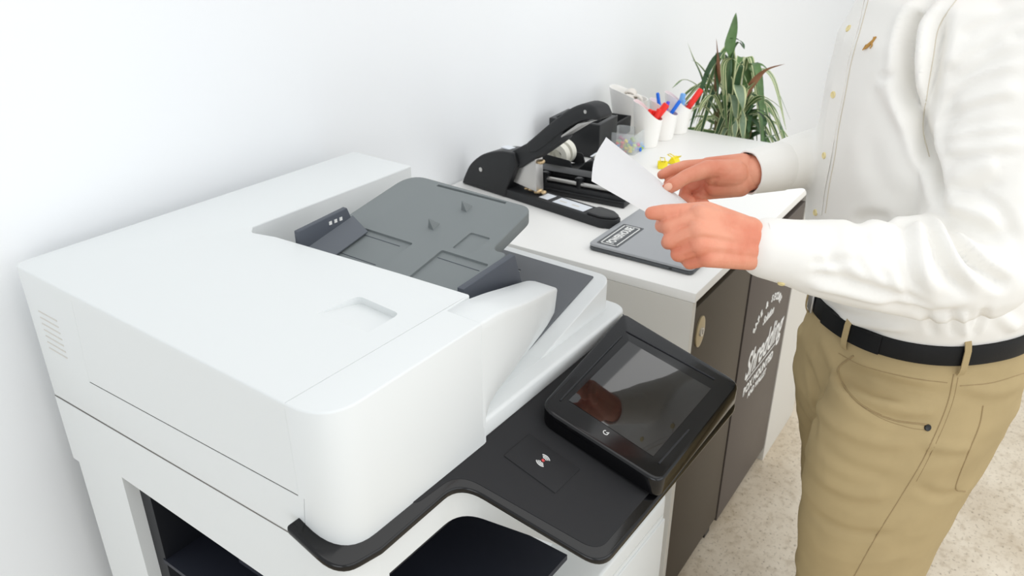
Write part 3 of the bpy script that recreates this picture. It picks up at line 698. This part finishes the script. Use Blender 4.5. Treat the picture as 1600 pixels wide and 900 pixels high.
def blob(bm, c, rx, ry, rz, M=None):
    r = bmesh.ops.create_icosphere(bm, subdivisions=3, radius=1)
    R_ = Matrix(((FD.x, LD.x, 0), (FD.y, LD.y, 0), (0, 0, 1)))
    for v in r['verts']:
        w_ = Vector((v.co.x*rx, v.co.y*ry, v.co.z*rz)); v.co = Vector(c)+(R_ @ w_ if M is None else M @ w_)
def torso_loft(bm, secs, ex=2.3, n=48):
    rings = []
    for z, ff, fb, hw, cf, cl in secs:
        m = (ff+fb)/2+cf; a = (ff-fb)/2; r = []
        for k in range(n):
            t = 2*PI*k/n; c, s = math.cos(t), math.sin(t)
            r.append(bb(m+a*math.copysign(abs(c)**(2/ex), c), cl+hw*math.copysign(abs(s)**(2/ex), s), z))
        rings.append(r)
    skin_rings(bm, rings)
def remesh(bm, name, voxel, smooth_it, m, parent, angle=180):
    bmesh.ops.recalc_face_normals(bm, faces=bm.faces)
    me = bpy.data.meshes.new(name); bm.to_mesh(me); bm.free()
    o = bpy.data.objects.new(name, me); COL.objects.link(o); me.materials.append(m)
    r = o.modifiers.new('r', 'REMESH'); r.mode = 'VOXEL'; r.voxel_size = voxel; r.use_smooth_shade = True
    s = o.modifiers.new('s', 'SMOOTH'); s.factor = .5; s.iterations = smooth_it
    bake(o); o.data.name = name
    return o
def get_co(me):
    a = np.empty(len(me.vertices)*3, dtype=np.float32); me.vertices.foreach_get('co', a); return a.reshape(-1, 3)
def get_no(me):
    a = np.empty(len(me.vertices)*3, dtype=np.float32); me.vertex_normals.foreach_get('vector', a); return a.reshape(-1, 3)
def set_co(me, a): me.vertices.foreach_set('co', a.astype(np.float32).ravel()); me.update()
def bvh(o): return BVHTree.FromPolygons([v.co[:] for v in o.data.vertices], [p.vertices[:] for p in o.data.polygons])
def hit(tree, u, v):
    loc, no, i, d = tree.ray_cast(CC, ray(u, v).normalized()); return loc, no
def on_surface(tree, pts, n=6, off=0):
    """lays a measured line on the cloth"""
    out = []
    P = spline([(u, v, 0) for u, v in pts], n)
    for p in P:
        h, no = hit(tree, p.x, p.y)
        if h is not None:
            if no.dot(CC-h) < 0: no = -no
            out.append((h+no*off, no))
    return out
def folds(o, strokes):
    """cloth folds: a crease or ridge along each stroke, fading over its width"""
    tree = bvh(o); co = get_co(o.data); no = get_no(o.data); disp = np.zeros(len(co), dtype=np.float32)
    for pts, wd, amp in strokes:
        S_ = on_surface(tree, pts, 8)
        if len(S_) < 2: continue
        P = np.array([s[0][:] for s in S_]); best = np.full(len(co), 9e9)
        box_ = np.all((co > P.min(0)-wd*3) & (co < P.max(0)+wd*3), axis=1); idx = np.where(box_)[0]
        if not len(idx): continue
        c = co[idx]; bd = np.full(len(idx), 9e9); bt = np.zeros(len(idx))
        for i in range(len(P)-1):
            a, b = P[i], P[i+1]; ab = b-a; L2 = max(ab@ab, 1e-9)
            t = np.clip(((c-a)@ab)/L2, 0, 1); d = np.linalg.norm(c-(a+t[:, None]*ab), axis=1)
            m_ = d < bd; bd[m_] = d[m_]; bt[m_] = (i+t[m_])/(len(P)-1)
        fade = np.clip(np.minimum(bt, 1-bt)*5+.15, 0, 1)
        x = bd/wd
        disp[idx] += amp*(np.exp(-x*x)-.18*np.exp(-(x-1.7)**2*1.5))*fade
    set_co(o.data, co+no*disp[:, None])
def drape(o, amp, sc_, seed=0, mask=None):
    co = get_co(o.data); no = get_no(o.data); R_ = np.array([FD[:], LD[:], (0, 0, 1)]); d = np.zeros(len(co), dtype=np.float32)
    for i, c in enumerate(co):
        q = R_ @ c; v = noise.noise(Vector((q[0]*sc_[0]+seed, q[1]*sc_[1], q[2]*sc_[2]))); 
        d[i] = (1-abs(v)*2.2)*.5+.5*noise.noise(Vector((q[0]*sc_[0]*.5-seed, q[1]*sc_[1]*.5, q[2]*sc_[2]*.5)))
    if mask is not None: d *= mask(co)
    set_co(o.data, co+no*(amp*d)[:, None])
def settle(o, parent):
    """moves a mesh built in world coordinates under its thing"""
    o.parent = parent; o.data.transform(IM if parent is MAN else Matrix()); return o

# --- body: head, neck, trunk, legs and both arms with hands, one skin
LW = at(1187, 384, 1.125); RW = at(1172, 269, 1.352)
bm = bmesh.new()
torso_loft(bm, [(.86, .08, -.08, .12, 0, 0), (1.0, .09, -.09, .13, 0, 0), (1.2, .10, -.10, .14, 0, 0), (1.4, .11, -.10, .15, 0, 0), (1.50, .06, -.07, .13, 0, 0), (1.56, .04, -.05, .06, 0, 0)])
chain(bm, [(bb(.0, 0, 1.5), .056), (bb(.03, 0, 1.62), .054)])
chain(bm, [(bb(0, .08, .90), .075), (bb(.04, .085, .50), .05), (bb(.0, .10, .10), .036)]); chain(bm, [(bb(-.02, -.075, .90), .075), (bb(-.06, -.085, .50), .05), (bb(-.10, -.11, .10), .036)])
LS = at(1600, 70, 1.13); LE = at(1532, 415, 1.185)
RS = bb(-.03, -.13, 1.47); RE = bb(-.03, -.18, 1.20)
chain(bm, [(LS, .05), (LE, .04), (LW.lerp(LE, .45), .038), (LW.lerp(LE, .05), .029), (LW, .029)])
chain(bm, [(RS, .05), (RE, .04), (at(1300, 240, 1.45), .035), (at(1240, 252, 1.40), .031), (RW, .029)])
# head
hc = bb(.045, 0, 1.745)
blob(bm, hc+Vector((0, 0, .02)), .098, .078, .105); blob(bm, bb(.075, 0, 1.68), .066, .056, .075)
capsule(bm, bb(.142, 0, 1.755), bb(.160, 0, 1.718), .008, .013); blob(bm, bb(.118, 0, 1.765), .03, .05, .012)
blob(bm, bb(.132, 0, 1.682), .012, .024, .005); blob(bm, bb(.130, 0, 1.668), .012, .020, .006); blob(bm, bb(.118, 0, 1.632), .018, .022, .016)
for s in (1, -1): blob(bm, bb(.035, .079*s, 1.735), .018, .008, .030)
body_ = remesh(bm, 'body', .0075, 6, SKIN, MAN)
# hands, at finer grain, grown from the forearms
bm = bmesh.new()
VD = CF  # flattening direction for the wrists
capsule(bm, at(1215, 388, 1.130), at(1168, 380, 1.112), .031, .030, sq=.78, side=VD)
A_ = lambda *q: at(*q)
def meta(a, b, ra, rb): capsule(bm, at(*a), at(*b), ra, rb)
# left hand
meta((1172, 359, 1.110), (1092, 337, 1.068), .018, .0150); meta((1174, 374, 1.108), (1088, 360, 1.060), .019, .0150)
meta((1174, 390, 1.110), (1092, 384, 1.062), .019, .0145); meta((1174, 402, 1.114), (1104, 402, 1.070), .018, .0135)
meta((1148, 378, 1.104), (1108, 368, 1.078), .026, .0215); meta((1148, 392, 1.108), (1112, 388, 1.080), .023, .0195); meta((1150, 395, 1.125), (1118, 392, 1.095), .020, .018)
chain(bm, [(at(1092, 337, 1.068), .0125), (at(1046, 354, 1.070), .0110), (at(1034, 353, 1.090), .0095), (at(1036, 343, 1.108), .0085)])
chain(bm, [(at(1088, 360, 1.060), .0130), (at(1047, 376, 1.070), .0110), (at(1044, 379, 1.096), .0098), (at(1062, 374, 1.112), .0085)])
chain(bm, [(at(1092, 384, 1.062), .0125), (at(1060, 397, 1.076), .0107), (at(1062, 399, 1.102), .0095), (at(1078, 392, 1.112), .0085)])
chain(bm, [(at(1104, 402, 1.070), .0118), (at(1078, 410, 1.084), .0098), (at(1074, 408, 1.104), .0085), (at(1092, 400, 1.112), .0078)])
chain(bm, [(at(1158, 356, 1.105), .019), (at(1104, 332, 1.084), .0150), (at(1060, 331, 1.076), .0112), (at(1036, 332, 1.074), .0108), (at(1018, 333, 1.074), .0090)])
# right hand
capsule(bm, at(1200, 264, 1.370), at(1158, 272, 1.348), .031, .030, sq=.78, side=VD)
meta((1160, 258, 1.350), (1106, 259, 1.362), .020, .0145); meta((1158, 268, 1.354), (1096, 270, 1.370), .020, .0145)
meta((1158, 280, 1.356), (1098, 284, 1.372), .020, .0140); meta((1156, 290, 1.356), (1106, 300, 1.366), .019, .0130)
meta((1150, 285, 1.345), (1118, 290, 1.350), .024, .018); meta((1146, 272, 1.335), (1116, 272, 1.332), .024, .019)
chain(bm, [(at(1106, 259, 1.362), .0125), (at(1070, 260, 1.362), .0105), (at(1048, 266, 1.346), .0092), (at(1034, 273, 1.336), .0078)])
chain(bm, [(at(1096, 270, 1.370), .0125), (at(1068, 272, 1.372), .0105), (at(1052, 279, 1.356), .0092), (at(1044, 287, 1.342), .0080)])
chain(bm, [(at(1098, 284, 1.372), .0120), (at(1072, 296, 1.372), .0102), (at(1068, 308, 1.356), .0092), (at(1080, 314, 1.340), .0080)])
chain(bm, [(at(1106, 300, 1.366), .0112), (at(1086, 312, 1.366), .0092), (at(1088, 318, 1.350), .0084), (at(1102, 318, 1.340), .0074)])
chain(bm, [(at(1146, 268, 1.334), .0200), (at(1106, 264, 1.318), .0150), (at(1072, 276, 1.304), .0118), (at(1052, 289, 1.300), .0115), (at(1041, 296, 1.300), .0092)])
hands = remesh(bm, 'hands', .0017, 5, SKIN, MAN)
# knuckle swellings, tendons and creases on both hands
folds(hands, [([(1092, 340), (1150, 358)], .0035, .0010), ([(1090, 362), (1150, 372)], .0035, .0010), ([(1096, 384), (1150, 388)], .0035, .0008),
              ([(1086, 350), (1060, 356)], .0028, -.0010), ([(1080, 372), (1056, 384)], .0028, -.0010), ([(1088, 394), (1066, 402)], .0028, -.0010),
              ([(1062, 324), (1060, 340)], .0020, -.0006), ([(1150, 344), (1140, 366)], .004, -.001), ([(1168, 350), (1166, 400)], .004, -.0008),
              ([(1120, 276), (1112, 296)], .004, -.0016), ([(1090, 296), (1108, 312)], .0025, -.0012), ([(1128, 262), (1118, 282)], .004, -.001)])
nails = []
for c, t_, s_, r in ((at(1044, 292, 1.290), at(1038, 296, 1.292)-at(1052, 288, 1.292), .0062, .0075),):
    b2 = bmesh.new(); d = t_.normalized(); nn = (CC-c).normalized(); sd = d.cross(nn).normalized(); nn = sd.cross(d)
    r_ = bmesh.ops.create_icosphere(b2, subdivisions=2, radius=1)
    for v in r_['verts']: v.co = c+d*(v.co.x*r)+sd*(v.co.y*s_)+nn*(v.co.z*.0022)
    nails.append(b2)
# one mesh: hands and forearms joined to the rest of the body
bm = bmesh.new(); bm.from_mesh(body_.data); bm.from_mesh(hands.data); bpy.data.objects.remove(hands)
bm.to_mesh(body_.data); bm.free(); settle(body_, MAN)
NAIL = mat('nail', (236, 182, 158), .35)
for b2 in nails:
    o = obj('thumbnail', b2, NAIL, None); settle(o, MAN); o.parent = body_; o.parent = MAN
# hair, eyes
bm = bmesh.new(); blob(bm, hc+Vector((0, 0, .035))-FD*.012, .108, .087, .105)
bmesh.ops.bisect_plane(bm, geom=bm.verts[:]+bm.edges[:]+bm.faces[:], plane_co=bb(.10, 0, 1.80), plane_no=(FD*.75-Vector((0, 0, .66))), clear_outer=True)
settle(obj('hair', bm, HAIRM, None), MAN)
for s in (1, -1):
    bm = bmesh.new(); blob(bm, bb(.128, .031*s, 1.748), .010, .014, .007); settle(obj('eye', bm, mat('eye_white_%d' % (s+1), (225, 222, 218), .2), None), MAN)
    bm = bmesh.new(); blob(bm, bb(.1365, .031*s, 1.746), .0025, .006, .006); settle(obj('iris', bm, HAIRM, None), MAN)
    bm = bmesh.new(); tube(bm, [bb(.133, .012*s, 1.766), bb(.139, .030*s, 1.772), bb(.125, .048*s, 1.766)], .0035, 6); settle(obj('eyebrow', bm, HAIRM, None), MAN)
bm = bmesh.new(); tube(bm, [bb(.138, -.022, 1.676), bb(.146, 0, 1.675), bb(.138, .022, 1.676)], [.002, .0035, .002], 6); settle(obj('mouth', bm, mat('lip_rose', (196, 110, 100), .5), None), MAN)

# --- shirt
bm = bmesh.new()
torso_loft(bm, [(1.000, .140, -.203, .156, 0, 0), (1.03, .152, -.212, .166, 0, 0), (1.06, .170, -.224, .174, 0, 0), (1.12, .188, -.228, .176, 0, 0), (1.20, .200, -.222, .176, 0, 0), (1.30, .200, -.210, .178, 0, 0), (1.40, .198, -.195, .180, 0, 0),
                (1.48, .190, -.170, .178, 0, 0), (1.54, .165, -.130, .155, 0, 0), (1.59, .085, -.080, .085, 0, 0), (1.61, .075, -.075, .072, 0, 0)])
sl = [(at(1640, 20, 1.16), .120), (at(1592, 110, 1.17), .118), (at(1562, 200, 1.175), .108), (at(1550, 320, 1.18), .098), (at(1524, 408, 1.18), .082), (at(1470, 418, 1.17), .078), (at(1400, 414, 1.155), .067), (at(1340, 411, 1.145), .059), (at(1280, 404, 1.135), .051), (at(1225, 393, 1.128), .043), (at(1200, 388, 1.126), .0395)]
chain(bm, sl)
chain(bm, [(RS, .080), (RE, .068), (at(1300, 243, 1.44), .056), (at(1255, 250, 1.41), .047), (at(1215, 261, 1.38), .040), (at(1188, 267, 1.362), .037)])
shirt = remesh(bm, 'shirt', .0055, 7, SHIRT, MAN)
def mask_low(co): return np.clip((co[:, 2]-1.02)/.05, 0, 1)*.9+.1
drape(shirt, .005, (5, 5, 4), 3, mask_low)
drape(shirt, .0022, (14, 12, 9), 8, mask_low)
folds(shirt, [
    # armpit crease between chest and sleeve
    ([(1455, -10), (1425, 30), (1416, 90), (1420, 150), (1440, 210), (1458, 270), (1466, 318)], .011, -.034),
    ([(1475, 10), (1462, 90), (1452, 150), (1442, 215)], .009, -.018),
    ([(1438, 20), (1434, 90), (1440, 160)], .012, .006),
    ([(1378, 118), (1395, 160), (1425, 205)], .012, .006), ([(1376, 122), (1400, 118)], .006, -.005),
    # sleeve folds above the elbow
    ([(1480, 110), (1530, 80), (1590, 55)], .012, .006), ([(1490, 170), (1540, 155), (1600, 140)], .014, .007), ([(1470, 230), (1530, 235), (1600, 225)], .014, .006),
    ([(1478, 280), (1530, 262), (1560, 258)], .013, .008), ([(1480, 300), (1520, 300), (1570, 285)], .010, -.006),
    ([(1470, 326), (1500, 350), (1540, 370), (1580, 372)], .011, -.012), ([(1476, 318), (1520, 330), (1565, 340)], .012, .009),
    ([(1468, 330), (1490, 370), (1520, 410), (1560, 440), (1576, 450)], .009, -.013), ([(1460, 335), (1475, 375), (1500, 420), (1540, 455)], .011, .008),
    ([(1450, 335), (1458, 375), (1478, 420), (1510, 460)], .008, -.010), ([(1436, 338), (1442, 380), (1450, 430), (1470, 465)], .010, .007),
    ([(1415, 342), (1420, 380), (1425, 430), (1440, 470)], .009, -.007),
    ([(1462, 130), (1510, 92), (1570, 62), (1605, 50)], .007, -.006), ([(1470, 190), (1520, 170), (1590, 152)], .007, -.006), ([(1480, 250), (1530, 246), (1600, 238)], .007, -.005),
    ([(1500, 60), (1540, 40), (1600, 20)], .008, -.005), ([(1468, 150), (1530, 118), (1600, 98)], .006, .005), ([(1474, 214), (1530, 204), (1600, 196)], .006, .005),
    ([(1410, 345), (1404, 390), (1412, 440), (1430, 476)], .006, -.006), ([(1428, 342), (1432, 400), (1446, 452)], .006, .005), ([(1350, 355), (1362, 400), (1395, 450)], .007, -.005),
    ([(1320, 355), (1325, 400), (1350, 446)], .009, .004), ([(1480, 345), (1510, 392), (1548, 430)], .006, -.007), ([(1290, 380), (1310, 420), (1350, 452)], .007, -.003),
    ([(1520, 300), (1560, 330), (1590, 380)], .009, -.007), ([(1290, 60), (1300, 140), (1285, 220)], .02, .003), ([(1350, 200), (1380, 290), (1440, 320)], .02, -.004),
    # forearm
    ([(1265, 412), (1300, 410), (1340, 404)], .006, -.005), ([(1262, 428), (1320, 440), (1400, 462), (1460, 482)], .008, -.008),
    ([(1262, 446), (1320, 458), (1400, 478)], .007, .004), ([(1340, 385), (1370, 420), (1400, 450)], .012, .005), ([(1395, 350), (1385, 385), (1395, 420)], .010, -.004),
    # chest and belly
    ([(1330, 350), (1360, 340), (1410, 345), (1450, 340)], .010, -.006), ([(1430, 60), (1350, 160), (1340, 260)], .03, .004),
    # blouse above the belt
    ([(1295, 492), (1350, 505), (1420, 515)], .010, .006), ([(1420, 480), (1450, 500), (1460, 525)], .007, -.006), ([(1488, 490), (1490, 525)], .005, -.006), ([(1505, 488), (1508, 525)], .005, .005),
    ([(1540, 480), (1530, 505), (1520, 528)], .007, -.006), ([(1560, 492), (1590, 515)], .01, .006), ([(1380, 470), (1440, 492), (1520, 488)], .014, -.008),
])
ts = bvh(shirt)
def strip_on(tree, pts, wd, th, off, name, m, parent, n=6):
    S_ = on_surface(tree, pts, n)
    bm = bmesh.new(); rings = []
    for i, (p, no) in enumerate(S_):
        t = (S_[min(i+1, len(S_)-1)][0]-S_[max(i-1, 0)][0]).normalized(); sd = t.cross(no).normalized(); nn = sd.cross(t).normalized()
        if nn.dot(no) < 0: nn = -nn
        c = p+nn*off; rings.append([c-sd*wd/2, c-sd*wd/2+nn*th, c+sd*wd/2+nn*th, c+sd*wd/2])
    skin_rings(bm, rings); o = obj(name, bm, m, None, smooth=50); settle(o, MAN); o.parent = parent; return o
def line_on(tree, pts, r, name, m, parent, off=0, n=8):
    S_ = on_surface(tree, pts, n, off); bm = bmesh.new(); tube(bm, [s[0] for s in S_], r, 6)
    o = obj(name, bm, m, None, smooth=80); settle(o, MAN); o.parent = parent; return o
def disc_on(tree, u, v, r, h, name, m, parent, n=20):
    p, no = hit(tree, u, v)
    if no.dot(CC-p) < 0: no = -no
    x = no.cross(Vector((0, 0, 1))).normalized(); M = frame(p, x, no.cross(x))
    bm = bmesh.new(); lathe(bm, [(.0001, -.001), (r, -.001), (r, h*.7), (r*.85, h), (r*.6, h*.7), (.0001, h*.7)], n=n, M=M, cap=False)
    o = obj(name, bm, m, None); settle(o, MAN); o.parent = parent; return o
placket = [(1346, -8), (1332, 45), (1318, 95), (1308, 148), (1298, 200), (1292, 243), (1283, 290), (1277, 333)]
placket_o = strip_on(ts, placket, .030, .0012, .0, 'placket', SHIRT, shirt)
line_on(ts, [(u+13, v) for u, v in placket], .0007, 'placket_seam', THREAD, shirt, .0004)
for u, v in ((1327, 45), (1303, 148), (1289, 243), (1275, 332)): disc_on(ts, u, v, .0055, .0032, 'button', BUTTON, shirt)
line_on(ts, [(1500, -8), (1468, 40), (1458, 90), (1448, 150), (1442, 200), (1452, 245)], .0008, 'armhole_seam', THREAD, shirt, .0002)
# embroidered emblem on the chest
p, no = hit(ts, 1360, 68)
if no.dot(CC-p) < 0: no = -no
yx = (Vector((0, 0, 1))-no*no.z).normalized(); M = frame(p+no*.0008, yx.cross(no), yx)
bm = bmesh.new()
for pts, r in (([(-.006, -.010, 0), (-.001, -.003, 0), (.003, .004, 0), (.005, .011, 0)], [.0012, .0028, .0022, .0012]), ([(-.001, -.003, 0), (-.006, -.004, 0), (-.008, -.012, 0)], [.0022, .0014, .0008]), ([(.002, .002, 0), (.006, -.002, 0), (.005, -.007, 0)], [.0016, .0012, .0007]), ([(.003, .005, 0), (.001, .010, 0)], [.0014, .0008])):
    tube(bm, [M @ Vector(q) for q in pts], r, 6)
o = obj('embroidered_emblem', bm, TAN, None); settle(o, MAN); o.parent = shirt
# cuffs: open cloth rings round the wrists
def cuff(a, b, ra, rb, name, sq=1.0):
    a, b = Vector(a), Vector(b); t = (b-a).normalized(); x = t.cross(Vector((0, 0, 1))).normalized(); y = t.cross(x); rings = []
    for s, r in ((0, ra-.002), (.04, ra), (.5, (ra+rb)/2), (.93, rb), (.98, rb+.0008), (1.0, rb), (1.0, rb-.0022), (.95, rb-.003), (.4, rb-.003), (.0, ra-.006)):
        c = a.lerp(b, s); rings.append([c+x*(r*math.cos(2*PI*k/40)*sq)+y*(r*math.sin(2*PI*k/40))*(1+.02*math.sin(5*k)) for k in range(40)])
    bm = bmesh.new(); skin_rings(bm, rings, cap=False)
    o = obj(name, bm, SHIRT, None, smooth=70); tr = bvh(o); settle(o, MAN); o.parent = shirt; return o, tr
c1, tc1 = cuff(at(1262, 401, 1.133), at(1183, 385, 1.122), .0495, .0375, 'cuff', .92)
c2, tc2 = cuff(at(1222, 259, 1.384), at(1168, 270, 1.350), .042, .0365, 'cuff', .92)
disc_on(tc1, 1221, 448-6, .005, .003, 'cuff_button', BUTTON, c1)
# collar
bm = bmesh.new(); rings = []
for z, r in ((1.585, .078), (1.625, .072), (1.628, .068), (1.59, .070)): rings.append([bb(.005+r*math.cos(2*PI*k/32)*.98, r*math.sin(2*PI*k/32), z-.012*math.cos(2*PI*k/32)) for k in range(32)])
skin_rings(bm, rings, cap=False); o = obj('collar', bm, SHIRT, None, smooth=60); settle(o, MAN); o.parent = shirt
settle(shirt, MAN)

# --- trousers
bm = bmesh.new()
torso_loft(bm, [(1.042, .143, -.208, .160, 0, 0), (1.02, .146, -.211, .162, 0, 0), (.97, .156, -.222, .168, 0, 0), (.90, .162, -.226, .174, 0, 0), (.84, .160, -.21, .170, 0, 0), (.78, .140, -.17, .15, 0, 0)], 2.25)
torso_loft(bm, [(.93, .185, -.20, .085, 0, .085), (.86, .200, -.185, .095, 0, .088), (.80, .208, -.168, .096, 0, .09), (.70, .200, -.140, .096, 0, .09), (.60, .190, -.110, .094, 0, .09), (.50, .178, -.082, .090, 0, .09), (.40, .160, -.062, .088, 0, .09),
                (.25, .125, -.070, .084, 0, .10), (.12, .095, -.085, .082, 0, .105), (.06, .090, -.090, .082, 0, .105)], 2.1)
torso_loft(bm, [(.93, .145, -.20, .085, 0, -.080), (.84, .140, -.20, .092, 0, -.075), (.75, .115, -.20, .092, 0, -.072), (.65, .085, -.19, .090, 0, -.075), (.55, .060, -.18, .088, 0, -.08), (.45, .035, -.17, .086, 0, -.09),
                (.30, .000, -.18, .084, 0, -.10), (.15, -.010, -.18, .082, 0, -.11), (.06, -.010, -.185, .082, 0, -.11)], 2.1)
tr = remesh(bm, 'trousers', .0065, 7, CHINO, MAN)
def mask_w(co): return np.clip((1.0-co[:, 2])/.06, .05, 1)
drape(tr, .006, (5, 5, 13), 21, mask_w); drape(tr, .0025, (12, 12, 22), 5, mask_w)
folds(tr, [([(1310, 575), (1322, 605), (1345, 632), (1390, 655), (1452, 664)], .009, -.006), ([(1330, 560), (1400, 585), (1470, 600)], .011, .006), ([(1345, 590), (1400, 612), (1460, 622)], .010, .005), ([(1370, 625), (1420, 640), (1465, 645)], .008, .004),
           ([(1262, 600), (1300, 660), (1370, 690), (1430, 692)], .012, .005), ([(1275, 690), (1330, 730), (1400, 750)], .012, -.005), ([(1270, 740), (1330, 770), (1390, 772)], .014, .006), ([(1268, 800), (1320, 830), (1400, 838)], .012, -.005),
           ([(1440, 690), (1480, 700), (1520, 700)], .010, .005), ([(1430, 760), (1470, 775), (1500, 770)], .01, -.005), ([(1280, 520), (1300, 560), (1310, 600)], .014, .006), ([(1500, 600), (1550, 612), (1600, 600)], .012, .005), ([(1260, 560), (1275, 620), (1270, 690)], .010, -.008)])
tt = bvh(tr)
line_on(tt, [(1490, 585), (1482, 625), (1465, 670), (1440, 722), (1405, 780), (1368, 840), (1332, 905)], .0011, 'side_seam', CHINO_D, tr)
line_on(tt, [(1497, 590), (1489, 627), (1472, 672), (1447, 724), (1432, 752)], .0006, 'side_seam', CHINO_D, tr)
line_on(tt, [(1334, 556), (1312, 572), (1311, 588), (1325, 612), (1350, 635), (1395, 656), (1452, 664)], .0016, 'front_pocket_edge', CHINO_D, tr)
line_on(tt, [(1316, 596), (1338, 628), (1378, 654), (1420, 668), (1446, 672)], .0006, 'front_pocket_stitch', CHINO_D, tr)
line_on(tt, [(1536, 634), (1530, 665), (1514, 705), (1498, 745), (1494, 764), (1508, 768)], .0014, 'back_pocket_edge', CHINO_D, tr)
line_on(tt, [(1500, 603), (1550, 598), (1600, 583)], .0008, 'waist_seam', CHINO_D, tr)
line_on(tt, [(1310, 552), (1350, 572), (1420, 590), (1480, 598)], .0008, 'waist_seam', CHINO_D, tr)
disc_on(tt, 1449, 668, .0058, .003, 'rivet', BLACKP, tr)
# belt follows the waist
def waist(k, n, off, z): 
    t = 2*PI*k/n; c, s = math.cos(t), math.sin(t); ex = 2.25
    return bb(-.0335+(.1825+off)*math.copysign(abs(c)**(2/ex), c), (.1655+off)*math.copysign(abs(s)**(2/ex), s), z)
BZ0, BZ1 = .992, 1.027
bm = bmesh.new(); rings = []
for off, z in ((.001, BZ0), (.0065, BZ0+.001), (.0075, BZ0+.006), (.0065, BZ1-.006), (.0055, BZ1-.001), (.0, BZ1)): rings.append([waist(k, 120, off, z) for k in range(120)])
skin_rings(bm, rings, cap=False); belt = obj('belt', bm, BELT, None, smooth=60); settle(belt, MAN)
def loop_at(deg, wd=.011):
    t = math.radians(deg); p = waist(deg, 360, .0085, 0); q = waist(deg+1, 360, .0085, 0); tdir = (q-p).normalized(); n = Vector((tdir.y, -tdir.x, 0))
    bm = bmesh.new(); rings = []
    for z, o_ in ((BZ0-.016, -.002), (BZ0-.008, .002), (BZ0+.002, .0028), (BZ1-.004, .0015), (BZ1+.006, -.002), (BZ1+.012, -.006)):
        c = Vector((p.x, p.y, z))+n*o_; rings.append([c-tdir*wd/2, c-tdir*wd/2+n*.002, c+tdir*wd/2+n*.002, c+tdir*wd/2])
    skin_rings(bm, rings); o = obj('belt_loop', bm, CHINO, None); settle(o, MAN); o.parent = tr
for d_ in (12, 75, 128, 205, 270, 330): loop_at(d_)
bm = bmesh.new(); p = waist(338, 360, .0085, (BZ0+BZ1)/2); q = waist(339, 360, .0085, (BZ0+BZ1)/2); M = frame(p, q-p, (0, 0, 1))
box(bm, -.013, .013, -.019, .019, -.001, .003, M=M); o = obj('buckle', bm, METAL, None, bevel=.001); settle(o, MAN); o.parent = belt
o = obj('belt_tip', B(0, 1, 0, 1, 0, 1), BELT); bpy.data.objects.remove(o)
rings = []
bm = bmesh.new()
for k in range(-6, 33):
    rings.append([waist(k % 360, 360, .0075, BZ0+.001), waist(k % 360, 360, .0100, BZ0+.001), waist(k % 360, 360, .0085, BZ1-.001), waist(k % 360, 360, .0060, BZ1-.001)])
skin_rings(bm, rings); o = obj('belt_tail', bm, BELT, None); settle(o, MAN); o.parent = belt
settle(tr, MAN)
# shoes
for s in (1, -1):
    bm = bmesh.new(); secs = []
    for f, hw, h in ((-.115, .022, .06), (-.10, .036, .085), (-.04, .038, .10), (.02, .040, .085), (.08, .047, .062), (.13, .046, .050), (.165, .034, .036), (.18, .014, .022)):
        secs.append([bb(f+(.0 if s > 0 else -.095), s*.11+hw*math.cos(a), .0005+max(0, h*(.5+.5*math.sin(a)))) for a in [2*PI*k/20 for k in range(20)]])
    skin_rings(bm, secs); settle(obj('shoe', bm, LEATH, None, smooth=60), MAN)

# ------------------------------------------------------------------ sheet of paper in his hands
c00, c10, c01, c11 = at(1062, 362, 1.075), at(1078, 320, 1.312), at(925, 283, 1.135), at(947, 214, 1.350)
bm = bmesh.new(); rows = []
NN = 30
for i in range(NN+1):
    r = []
    for j in range(NN+1):
        s, t = i/NN, j/NN; p = (c00*(1-t)+c10*t)*(1-s)+(c01*(1-t)+c11*t)*s
        p = p+Vector((0, 0, 1))*(.003*math.sin(PI*t)*s)-CR*(.007*math.sin(PI*t*.9+.1)*s*s*(1-t**3)); r.append(p)
    rows.append(r)
V1 = [[bm.verts.new(p) for p in r] for r in rows]
for i in range(NN):
    for j in range(NN): bm.faces.new((V1[i][j], V1[i][j+1], V1[i+1][j+1], V1[i+1][j]))
bmesh.ops.solidify(bm, geom=bm.faces[:], thickness=.0003)
pc = c00.lerp(c11, .5)
for v in bm.verts: v.co -= pc
o = obj('sheet_of_paper', bm, PAPER, None, smooth=60); o.location = pc
tag(o, 'blank white sheet of paper held out between both of the man\'s hands', 'paper')
